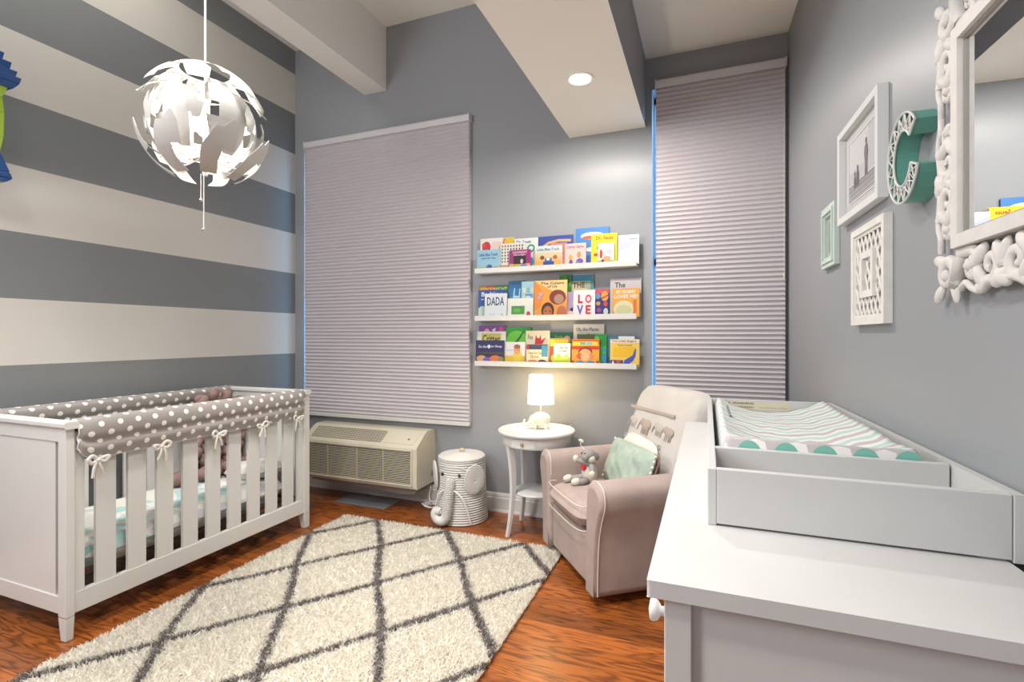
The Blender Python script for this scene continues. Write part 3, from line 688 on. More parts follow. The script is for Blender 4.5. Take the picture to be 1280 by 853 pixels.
def eleph(x, z, s_, m_):
    b = MB(); y = -.0905
    b.ell((x, y, z), (.040*s_, .004, .028*s_), 16, 8, M=Mb); b.ell((x-.042*s_, y, z+.012*s_), (.020*s_, .004, .020*s_), 14, 8, M=Mb)
    for q in (-.024, -.008, .012, .027): b.tube([(x+q*s_, y, z-.01*s_), (x+q*s_, y, z-.050*s_)], .0068*s_, 6, M=Mb, flat_=.5)
    b.tube(smooth_pts([(x-.058*s_, y, z+.012*s_), (x-.068*s_, y, z-.012*s_), (x-.072*s_, y, z-.036*s_)], 4), .005*s_, 6, M=Mb)
    b.build('elephant_applique', m_, cv)
M_out = mat('pale_applique', (.48, .44, .40), .85)
for x, z, s_, m_ in ((-.215, .055, .8, M_out), (-.075, .050, 1.15, M_tan), (.06, .055, .9, M_out), (.16, .045, 1.0, M_tan)): eleph(x, z, s_, m_)
for x in (-.26, -.14, -.01, .11): MB().tube([(x+.012*math.cos(a), -.092, -.045+.012*math.sin(a)) for a in [2*PI*i/12 for i in range(12)]], .003, 5, closed=True, M=Mb).build('embroidered_ring', M_out, cv)
MB().box((.245, -.075, -.09), (.262, -.070, -.075), M=Mb).build('button', M_tan, cv)
def at(l, d, z): return A+Vector((.604*l+.797*d, -.797*l+.604*d, z))
pl = thing('white_pillow', 'white pillow tucked behind the mint pillow on the armchair', 'pillow', at(.33, .44, .585), rz)
MB().puff(.38, .28, .09, 18, 16, 4, 3, .5, .002, M=R(math.radians(-14), 'X') @ R(math.radians(4), 'Y')).build('pillow_case', M_ribbon, pl)
pl = thing('mint_pillow', 'mint green pillow with white pompom edges resting on the armchair seat', 'pillow', at(.395, .35, .570), rz+math.radians(-1))
Mp = R(math.radians(-20), 'X') @ R(math.radians(1), 'Y')
MB().puff(.465, .26, .10, 28, 20, 12, 3, .5, .0045, M=Mp, seed=4).build('pillow_case', M_mint, pl)
MB().puff(.467, .255, .04, 14, 12, 12, 3, .5, 0, M=Mp @ T(.004, .022, 0)).build('pillow_back', M_brown, pl)
for sx in (-1, 1):
    for k in range(9):
        z = -.115+.23*k/8; MB().ell((0, 0, 0), (.009, .009, .009), 8, 6, M=Mp @ T(sx*.230, -.004, z)).build('pompom', M_ribbon, pl)

# plush toy
t = thing('plush_koala', 'grey and cream plush koala with a red heart sitting on the armchair seat', 'soft toy', at(.235, .19, .448), rz+math.radians(12))
MB().ell((0, 0, .060), (.050, .042, .062), 20, 14).build('body', M_plw, t)
MB().ell((0, -.004, .118), (.040, .034, .024), 18, 10).build('shoulders', M_plg, t)
h_ = MB().ell((.008, -.012, .165), (.042, .040, .040), 22, 14); h_.build('head', M_plg, t)
MB().ell((.020, -.046, .158), (.024, .020, .022), 16, 10).build('muzzle', M_plg, t)
MB().ell((.030, -.004, .150), (.028, .034, .026), 16, 10).build('cheek', M_plw, t)
for sx in (-1, 1):
    MB().ell((.008+sx*.046, .006, .165), (.022, .012, .024), 14, 10).build('ear', mat('dark_grey_plush', (.16, .145, .14), .95), t)
    MB().ell((.008+sx*.015, -.050, .178), (.004, .004, .006), 8, 6).build('eye', M_black, t)
    pts = smooth_pts([(sx*.034, -.01, .115), (sx*.064, -.030, .098+.022*(sx < 0)), (sx*.078, -.040, .075+.055*(sx < 0))], 5)
    MB().tube(pts, .016, 10).build('arm', M_plg, t); MB().ell(tuple(pts[-1]), (.019, .019, .022), 12, 8).build('paw', M_plw, t)
    pts = smooth_pts([(sx*.024-.01, -.02, .030), (sx*.040-.02, -.062, .022), (sx*.040-.036, -.095, .022)], 5)
    MB().tube(pts, .019, 10).build('leg', M_plg, t); MB().ell(tuple(pts[-1]), (.023, .034, .022), 14, 10).build('foot', M_plw, t)
MB().prism([(-.020, .104), (-.010, .112), (0, .106), (.010, .112), (.020, .104), (.014, .088), (0, .078), (-.014, .088)], .008, 'y', -.048).build('heart', M_red, t, bevel=.002)
tg = MB().tube(smooth_pts([(-.04, 0, .18), (-.085, .0, .205), (-.10, .01, .225)], 4), .0015, 5).build('cord', M_cord, t)
MB().ell((-.10, .01, .228), (.018, .010, .009), 10, 8).ell((-.088, .012, .222), (.010, .010, .010), 8, 6).build('tassel', M_plw, t)

# ------------------------------------------------------------------ dresser
t = thing('dresser', 'long white dresser in the right foreground carrying the changing tray', 'dresser', (-.093, .850, 0)); DL = 1.64; DD = .60
tp = MB().prism([(0, .0), (DD, .0), (DD-.052, DL), (0, DL)], .028, 'z', .872).build('top', M_dress, t, bevel=.006, seg=3)
bx, by = .027, .014
for x0, x1 in ((bx, bx+.042), (.50, .54)):
    for y0, y1 in ((by, by+.042), (DL-.06, DL-.018)):
        MB().box((x0, y0, .0), (x1, y1, .872)).build('leg', M_dress, t, bevel=.002)
MB().box((bx+.042, by+.012, .10), (.50, by+.028, .872)).build('side_panel', M_dress, t)
MB().box((bx+.042, DL-.045, .10), (.50, DL-.03, .872)).build('side_panel', M_dress, t)
MB().box((bx+.042, by, .10), (.50, by+.03, .17)).build('side_rail', M_dress, t, bevel=.002)
MB().box((.52, by+.02, .10), (.535, DL-.03, .872)).build('back_panel', M_dress, t)
MB().box((bx+.02, by+.03, .10), (.52, DL-.03, .118)).build('bottom_panel', M_dress, t)
MB().box((bx+.004, by+.04, .10), (bx+.02, DL-.06, .14)).box((bx+.004, by+.04, .85), (bx+.02, DL-.06, .872)).box((bx+.004, DL/2-.02, .14), (bx+.02, DL/2+.0, .85)).build('front_frame', M_dress, t)
for c in range(2):
    for r in range(3):
        y0 = by+.046+c*.765; y1 = y0+.735; z0 = .146+r*.236; z1 = z0+.228
        d = MB().box((bx-.004, y0, z0), (bx+.016, y1, z1)).build('drawer', M_dress, t, bevel=.002)
        for q in ((y0+.065), (y1-.065)):
            MB().lathe([(0, 0), (.010, 0), (.008, .010), (.017, .016), (.0205, .024), (.018, .030), (0, .033)], 24, M=T(bx-.004, q, z0+.170) @ R(-PI/2, 'Y')).build('knob', M_white, d)

# changing tray
t = thing('changing_tray', 'white open changing tray sitting on top of the dresser', 'changing tray', (0, 1.145, .9)); TL = 1.30; TW = .522; th = .018; Hh = .12
MB().box((0, 0, 0), (th, TL, Hh)).build('side_board', M_dress, t, bevel=.002)
MB().prism([(TW-th-.002, 0), (TW-.002, 0), (TW-.040, TL), (TW-th-.040, TL)], Hh, 'z', 0).build('side_board', M_dress, t, bevel=.002)
MB().box((th, 0, .004), (TW-th-.003, th, Hh)).build('end_board', M_dress, t, bevel=.002)
MB().box((th, TL-th, .004), (TW-.055, TL, Hh)).build('end_board', M_dress, t, bevel=.002)
MB().box((th, .222, .004), (TW-th-.012, .240, Hh)).build('divider', M_dress, t, bevel=.002)
MB().box((th, th, .002), (TW-.06, TL-th, .010)).build('bottom_board', M_dress, t)
lb = MB().box((.075, TL-th-.0012, .078), (.325, TL-th-.0002, .112)).build('warning_label', mat('beige_label', (.62, .56, .42), .5), t)
tx = MB(); M_ink = mat('black_ink', (.03, .03, .03), .6)
tx.add([(.084, TL-th-.0016, .100), (.094, TL-th-.0016, .100), (.089, TL-th-.0016, .109)], [(0, 1, 2)])
text_mesh('WARNING', .085, .0085, T(.146, TL-th-.0016, .1045), tx, 0, .02)
text_mesh('FALL HAZARD:', .098, .0075, T(.142, TL-th-.0016, .0885), tx, 0, .01)
text_mesh('To prevent death or serious', .11, .006, T(.262, TL-th-.0016, .0885), tx, 0)
tx.build('label_text', M_ink, lb)
# changing pad: raised long sides, dipped middle
cp = thing('changing_pad', 'contoured changing pad with a mint and grey chevron cover in the tray', 'changing pad', (.022, 1.39, .912))
PL, PW = 1.03, .445
def padf(u, v):
    x = PW*u; a = abs(2*u-1); z = .062+.068*a**2.2; k = 1
    e = min(u, 1-u)*PW; e2 = min(v, 1-v)*PL
    z *= min(1, (e/.022))**.5 if e < .022 else 1
    fe = max(0, 1-v*PL/.16)**.7; z = z*(1-fe)+.132*fe*(1 if e > .022 else (e/.022)**.5)
    z *= .93+.07*min(1, (e2/.012))**.5 if e2 < .012 else 1
    if v < 1e-6: return (x, 0, 0)
    z += .0016*math.sin(u*40)*math.sin(v*31)+.003*math.sin(v*9+u*5)
    return (x, PL*v, max(z, .0))
MB().grid(lambda u, v: padf(u, 0 if v < 1e-6 else max(0, (v-1/61)*61/60)+(1e-5 if v < 1.5/61 else 0)), 40, 61, 0, PW, PL).build('pad_cover', M_chev, cp)
MB().box((.004, .004, 0), (PW-.004, PL-.004, .045)).build('pad_foam', M_chev, cp, bevel=.01)
for k in range(5):       # large round dots on the near end of the cover
    cx = .075+.082*k; MB().add([(cx+.030*math.cos(PI*i/12), -.0012, .085+.042*math.sin(PI*i/12)) for i in range(13)], [list(range(13))]).build('round_patch', mat('teal_print', (.20, .50, .42), .8), cp)
st = MB().tube(smooth_pts([(.045, .62, .13), (.05, .60, .115), (.055, .57, .10)], 4), .004, 6).build('strap_slot', mat('slate_strap', (.15, .17, .18), .8), cp)

# ------------------------------------------------------------------ frames and mirror on the right wall (local x = away from camera, y = out of wall, z up)
def rect_frame(par, w_, h_, fw, d, m_, name='frame_side', d0=0.001):
    W, H = w_/2, h_/2
    for a, b, c, e in (((-W, -H), (W, -H), (W-fw, -H+fw), (-W+fw, -H+fw)), ((-W, H), (-W+fw, H-fw), (W-fw, H-fw), (W, H)),
                       ((-W, -H), (-W+fw, -H+fw), (-W+fw, H-fw), (-W, H)), ((W, -H), (W, H), (W-fw, H-fw), (W-fw, -H+fw))):
        MB().prism([a, b, c, e], d-d0, 'y', d0).build(name, m_, par, bevel=.0015)
def shapes(par, w_, h_, y, items, name):           # flat print; coordinates 0..1, u to the viewer's right, v up; built per colour
    by = {}
    k = 0
    for it in items:
        k += 1; yy = y+.00012*k; c = it[-1]; b = by.setdefault(c, MB())
        f = lambda u, v: ((.5-u)*w_, yy, (v-.5)*h_)
        if it[0] == 'r': _, a0, b0, a1, b1, _c = it; b.add([f(a0, b0), f(a1, b0), f(a1, b1), f(a0, b1)], [(0, 1, 2, 3)])
        if it[0] == 'e':
            _, cx, cy, rx, ry, _c = it; b.add([f(cx+rx*math.cos(2*PI*i/20), cy+ry*math.sin(2*PI*i/20)) for i in range(20)], [list(range(20))])
        if it[0] == 'p': b.add([f(*p) for p in it[1]], [list(range(len(it[1])))])
    mb = MB(); ms = []
    for i, (c, b) in enumerate(by.items()):
        mb.add(b.v, b.f, i); ms.append(flat(c, .4))
    return mb.build(name, ms, par)
# large frame
t = rwall('framed_photograph', 'large white frame with a black and white photograph of people on steps', 'picture frame', 2.035, 1.89); M_pf = mat('white_frame', (.72, .73, .74), .4)
rect_frame(t, .435, .345, .024, .030, M_pf)
MB().box((-.205, .002, -.16), (.205, .008, .16)).build('passepartout', M_mat, t)
rect_frame(t, .30, .225, .004, .0105, M_pf, 'mount_edge', .008)
ph = [('r', 0, 0, 1, 1, '#c9c9cb'), ('r', 0, .3, 1, .5, '#bcbcbf'), ('r', .72, .3, 1, 1, '#babac0')]
for i in range(8): ph.append(('r', 0, .035*i, 1, .035*i+.02, '#77777a' if i % 2 else '#98989b'))
ph += [('p', [(.60, .25), (.605, .45), (.58, .62), (.60, .72), (.645, .74), (.69, .72), (.71, .60), (.685, .45), (.69, .25), (.655, .25), (.645, .42), (.635, .25)], '#6f6f73'), ('e', .645, .79, .028, .05, '#636367'),
       ('p', [(.30, .20), (.30, .42), (.34, .47), (.38, .42), (.385, .20)], '#5d5d61'), ('e', .34, .50, .022, .04, '#5a5a5e'),
       ('p', [(.20, .20), (.205, .36), (.235, .40), (.27, .36), (.275, .20)], '#67676b'), ('e', .235, .43, .02, .036, '#606064')]
shapes(t, .29, .215, .0085, ph, 'photograph')
# lattice frame
t = rwall('framed_lattice_picture', 'distressed white lattice picture frame, lowest on the right wall', 'picture frame', 1.945, 1.501); M_lat = mat('distressed_white_wood', (.76, .74, .70), .6, var=.06, vscale=25)
rect_frame(t, .318, .328, .022, .024, M_lat)
rect_frame(t, .274, .284, .010, .018, M_lat, 'inner_moulding', .006)
MB().box((-.155, .001, -.16), (.155, .005, .16)).build('back_board', mat('shadow_grey_board', (.30, .29, .28), .8), t)
b = MB(); Wd, Hd = .132, .137; stp = .038
def clip(x0, z0, dx, dz, W, H):
    t0, t1 = -9, 9
    for p, d, lim in ((x0, dx, W), (z0, dz, H)):
        a, c = (-lim-p)/d, (lim-p)/d; t0 = max(t0, min(a, c)); t1 = min(t1, max(a, c))
    return (t0, t1) if t1 > t0 else None
for sgn in (1, -1):
    for k in range(-8, 9):
        x0 = k*stp; dx, dz = .5, sgn*.866
        r_ = clip(x0, 0, dx, dz, Wd, Hd)
        if not r_ or r_[1]-r_[0] < .01: continue
        p0 = (x0+dx*r_[0], .012+.001*sgn, dz*r_[0]); p1 = (x0+dx*r_[1], .012+.001*sgn, dz*r_[1])
        o = MB().tube([p0, p1], .0042, 4).build('lattice_bar', M_lat, t)
rect_frame(t, .125, .150, .022, .024, M_lat, 'window_side', .004)
shapes(t, .085, .11, .0105, [('r', 0, 0, 1, 1, '#8d8a86')]+[('r', .05, .08+.12*i, .6+.3*random.random(), .13+.12*i, '#55524f') for i in range(7)]+[('r', .55, .05, .7, .95, '#b9b5b0')], 'photograph')
# small mint frame
t = rwall('framed_print', 'small pale mint stepped frame, leftmost on the right wall', 'picture frame', 2.44, 1.715)
rect_frame(t, .205, .255, .018, .020, M_mint_frame); rect_frame(t, .170, .220, .014, .026, M_mint_frame, 'inner_moulding'); rect_frame(t, .142, .192, .010, .018, M_mint_frame, 'inner_lip')
shapes(t, .125, .175, .006, [('r', 0, 0, 1, 1, '#a9b3b0'), ('r', .15, .12, .85, .88, '#8b9492'), ('p', [(.3, .12), (.4, .6), (.5, .7), (.62, .55), (.7, .12)], '#6b7573')], 'photograph')
# letter C
t = rwall('letter_sign', 'teal letter C sign with a white openwork face beside the mirror', 'letter sign', 1.56, 1.752)
def cring(ro, ri, n=28, a0=40, a1=338):
    O = []; I = []
    for i in range(n+1):
        a = math.radians(a0+(a1-a0)*i/n); q = round(a/(PI/4))*(PI/4)*.35+a*.65
        O.append((-ro[0]*math.cos(a), ro[1]*math.sin(a))); I.append((-ri[0]*math.cos(a), ri[1]*math.sin(a)))
    return O, I
O, I = cring((.098, .113), (.056, .070))
b = MB(); Y0, Y1 = .001, .052
def band_(Pa, y0, y1, th_): 
    for i in range(len(Pa)-1):
        (a, c), (d, e) = Pa[i], Pa[i+1]; b.add([(a, y0, c), (d, y0, e), (d, y1, e), (a, y1, c), (a*th_, y0, c*th_), (d*th_, y0, e*th_), (d*th_, y1, e*th_), (a*th_, y1, c*th_)], [(0, 1, 2, 3), (4, 7, 6, 5), (3, 2, 6, 7), (0, 4, 5, 1)])
band_(O, Y0, Y1, .965); band_(I, Y0, Y1, 1.06)
for k in (0, -1): 
    a, c = O[k]; d, e = I[k]; b.add([(a, Y0, c), (d, Y0, e), (d, Y1, e), (a, Y1, c)], [(0, 1, 2, 3)])
for i in range(len(O)-1): b.add([(O[i][0], .012, O[i][1]), (O[i+1][0], .012, O[i+1][1]), (I[i+1][0], .012, I[i+1][1]), (I[i][0], .012, I[i][1])], [(0, 1, 2, 3)])
b.build('letter_body', M_teal, t)
f = MB(); yf = .053
f.tube([(a, yf, c) for a, c in O], .0034, 6).tube([(a, yf, c) for a, c in I], .0034, 6)
f.tube([(O[0][0], yf, O[0][1]), (I[0][0], yf, I[0][1])], .0034, 6).tube([(O[-1][0], yf, O[-1][1]), (I[-1][0], yf, I[-1][1])], .0034, 6).build('white_rim', M_white, t)
f = MB(); n = 28
def lp(i, q): return (O[i][0]*(1-q)+I[i][0]*q, yf-.001, O[i][1]*(1-q)+I[i][1]*q)
for i in range(0, n-1, 2):
    f.tube([lp(i, 0), lp(min(i+2, n), 1)], .0022, 5).tube([lp(i, 1), lp(min(i+2, n), 0)], .0022, 5); f.tube([lp(i, 0), lp(i, 1)], .0012, 4)
tag(f.build('openwork_lattice', M_white, t), kind='stuff')

# carved mirror
t = rwall('carved_mirror', 'whitewashed mirror with a carved scrolling foliage frame on the right wall', 'mirror', 1.03, 1.717)
IW, IH = .573, .408           # opening incl. moulding
MB().box((-IW/2-.01, .018, -IH/2-.01), (IW/2+.01, .025, IH/2+.01)).build('glass', M_mirror, t)
MB().box((-IW/2-.025, .0005, -IH/2-.025), (IW/2+.025, .0018, IH/2+.025)).build('back_board', M_dark, t)
rect_frame(t, IW+.055, IH+.055, .027, .040, M_carve, 'moulding')
rect_frame(t, IW+.003, IH+.003, .007, .029, mat('grey_glass_edge', (.30, .30, .27), .5), 'glass_rim', .025)
base_sc = []
def spiral(cx, cz, r0, turns, a0, sgn, tail):       # scroll in local border coordinates
    pts = []
    for i in range(26):
        f = i/25; a = a0+sgn*turns*2*PI*f; r = r0*(1-.78*f); pts.append((cx+r*math.cos(a), 0, cz+r*math.sin(a)))
    return [tail]+pts if tail else pts
def motif(w_):    # one repeat of border: x along, z outward 0..0.10
    out = []
    out.append(('scroll', MB().tube(smooth_pts(spiral(w_*.30, .045, .034, 1.05, -1.9, 1, (w_*.0, 0, .012)), 1), [.0105-.00015*i for i in range(27)], 8, flat_=1.3)))
    out.append(('scroll', MB().tube(smooth_pts(spiral(w_*.74, .052, .030, 1.05, 1.9, -1, (w_*.48, 0, .094)), 1), [.0100-.00015*i for i in range(27)], 8, flat_=1.3)))
    fl = MB().ell((w_*.30, .006, .045), (.010, .010, .010), 10, 8)
    for k in range(5): a = 2*PI*k/5; fl.ell((w_*.30+.014*math.cos(a), .003, .045+.014*math.sin(a)), (.009, .006, .009), 10, 6)
    out.append(('flower', fl))
    out.append(('leaf', MB().ell((0, 0, 0), (.034, .011, .015), 12, 8, M=T(w_*.52, .004, .030) @ R(.7, 'Y'))))
    out.append(('leaf', MB().ell((0, 0, 0), (.030, .010, .014), 12, 8, M=T(w_*.52, .003, .070) @ R(-.9, 'Y'))))
    out.append(('leaf', MB().ell((0, 0, 0), (.028, .011, .015), 12, 8, M=T(w_*.98, .004, .080) @ R(.5, 'Y'))))
    out.append(('leaf', MB().ell((0, 0, 0), (.032, .010, .014), 12, 8, M=T(w_*.96, .003, .035) @ R(-1.0, 'Y'))))
    out.append(('stem', MB().tube(smooth_pts([(0, 0, .088), (w_*.2, .004, .078), (w_*.34, .002, .092), (w_*.52, 0, .098), (w_*.75, .004, .082), (w_, 0, .088)], 4), .0075, 6)))
    return out
bw = .0
proto = {}
def side(L_, n, M0):
    w_ = L_/n
    if round(w_, 3) not in proto: proto[round(w_, 3)] = [(nm, b.build(nm, M_carve, t)) for nm, b in motif(w_)]; fresh = True
    else: fresh = False
    for k in range(n):
        for nm, o in proto[round(w_, 3)]:
            if fresh and k == 0: c = o
            else: c = dup(o, t)
            mir = -1 if k % 2 else 1
            c.matrix_local = M0 @ T(w_*(k+(1 if mir < 0 else 0)), .022, 0) @ S3(mir, 1, 1)
HW, HH = (IW+.05)/2, (IH+.05)/2
side(2*HW, 4, T(-HW, 0, HH)); side(2*HW, 4, T(-HW, 0, -HH) @ S3(1, 1, -1))
side(2*HH, 3, T(HW, 0, -HH) @ Matrix(((0, 0, 1, 0), (0, 1, 0, 0), (1, 0, 0, 0), (0, 0, 0, 1)))); side(2*HH, 3, T(-HW, 0, -HH) @ Matrix(((0, 0, -1, 0), (0, 1, 0, 0), (1, 0, 0, 0), (0, 0, 0, 1))))
cm = None
for sx in (-1, 1):
    for sz in (-1, 1):
        b = MB().tube(smooth_pts(spiral(.055, .055, .042, 1.1, 2.4, 1, (.0, 0, .02)), 1), [.013-.0002*i for i in range(27)], 8, flat_=1.3)
        b.ell((0, 0, 0), (.040, .009, .015), 12, 8, M=T(.082, 0, .022) @ R(.3, 'Y')).ell((0, 0, 0), (.040, .009, .015), 12, 8, M=T(.022, 0, .082) @ R(-1.8, 'Y')).ell((0, 0, 0), (.026, .009, .014), 12, 8, M=T(.094, 0, .094) @ R(-.8, 'Y')).ell((.052, .005, .055), (.014, .010, .014), 12, 8)
        if cm is None: cm = b.build('corner_scroll', M_carve, t); c = cm
        else: c = dup(cm, t)
        c.matrix_local = T(sx*(HW-.0), .022, sz*(HH-.0)) @ S3(sx, 1, sz)

# ------------------------------------------------------------------ picture ledges
Zs = (1.772, 1.424, 1.094); LX0, LX1 = -1.597, -.432
for k, z in enumerate(Zs):
    t = thing('picture_ledge', ('topmost', 'middle', 'lowest')[k]+' of the three white wall ledges full of books', 'wall shelf', ((LX0+LX1)/2, YB, z), 0, 'picture ledges between the blinds'); w_ = (LX1-LX0)/2
    MB().box((-w_, -.085, -.014), (w_, 0, 0)).build('shelf_board', M_white, t, bevel=.001)
    MB().box((-w_, -.095, -.014), (w_, -.085, .022)).build('front_lip', M_white, t, bevel=.001)
    MB().box((-w_, -.012, 0), (w_, -.001, .10)).build('back_rail', M_white, t, bevel=.001)

# ------------------------------------------------------------------ books
BK = [
(1,2,-1.49,.177,.246,'redsplash'),(1,3,-1.374,.12,.245,'yellowwhite'),(1,0,-1.497,.183,.156,'ltblue'),(1,1,-1.313,.196,.196,'check'),(1,2,-1.217,.179,.228,'whitegreen'),
(1,0,-1.252,.161,.141,'magenta'),(1,3,-1.002,.256,.233,'bluearc'),(1,0,-1.04,.199,.157,'truck'),(1,2,-.974,.117,.178,'coral'),(1,1,-.85,.15,.163,'pink'),
(1,3,-.739,.23,.27,'skyblue'),(1,2,-.654,.178,.22,'yellow'),(1,1,-.638,.111,.153,'smallgreen'),(1,0,-.487,.137,.193,'white'),
(2,3,-1.476,.239,.246,'rainbow'),(2,2,-1.481,.223,.213,'bedtime'),(2,0,-1.44,.175,.181,'dada'),(2,2,-1.285,.131,.272,'bluebig'),(2,1,-1.196,.102,.262,'patch'),
(2,0,-1.249,.194,.142,'green'),(2,0,-1.024,.239,.263,'orange'),(2,3,-.816,.17,.3,'the'),(2,2,-.925,.085,.3,'leaf'),(2,1,-.866,.084,.177,'lilac'),(2,0,-.785,.151,.186,'love'),
(2,1,-.67,.106,.188,'space'),(2,2,-.511,.206,.258,'grey'),(2,0,-.504,.177,.188,'mommy'),
(3,3,-1.489,.212,.279,'purple'),(3,2,-1.489,.23,.235,'critter'),(3,0,-1.486,.225,.17,'night'),(3,3,-1.282,.202,.265,'green2'),(3,1,-1.297,.16,.158,'baby'),
(3,2,-1.129,.181,.239,'fox'),(3,0,-1.123,.16,.143,'collage'),(3,3,-.961,.158,.227,'green3'),(3,1,-.966,.131,.185,'yellowred'),(3,0,-.94,.119,.151,'zoo'),
(3,3,-.764,.216,.283,'places'),(3,1,-.736,.206,.214,'jungle'),(3,0,-.776,.191,.18,'face'),(3,2,-.547,.215,.202,'teal'),(3,0,-.512,.192,.18,'engine')]
r_, e_, p_, t_ = 'r', 'e', 'p', 't'
def grad(c0, c1, n=5, y0=0, y1=1):
    a = [int(c0[i:i+2], 16) for i in (1, 3, 5)]; b = [int(c1[i:i+2], 16) for i in (1, 3, 5)]
    return [(r_, 0, y0+(y1-y0)*i/n, 1, y0+(y1-y0)*(i+1)/n, '#%02x%02x%02x' % tuple(int(a[k]+(b[k]-a[k])*i/(n-1)) for k in range(3))) for i in range(n)]
def blobs(seed, n, cols, y0=0, y1=1, x0=0, x1=1, rmax=.1):
    q = random.Random(seed); out = []
    for i in range(n): r0 = q.uniform(.35, 1)*rmax; out.append((e_, min(max(q.uniform(x0, x1), r0), 1-r0), min(max(q.uniform(y0, y1), r0*.8), 1-r0*.8), r0, r0*.8, cols[i % len(cols)]))
    return out
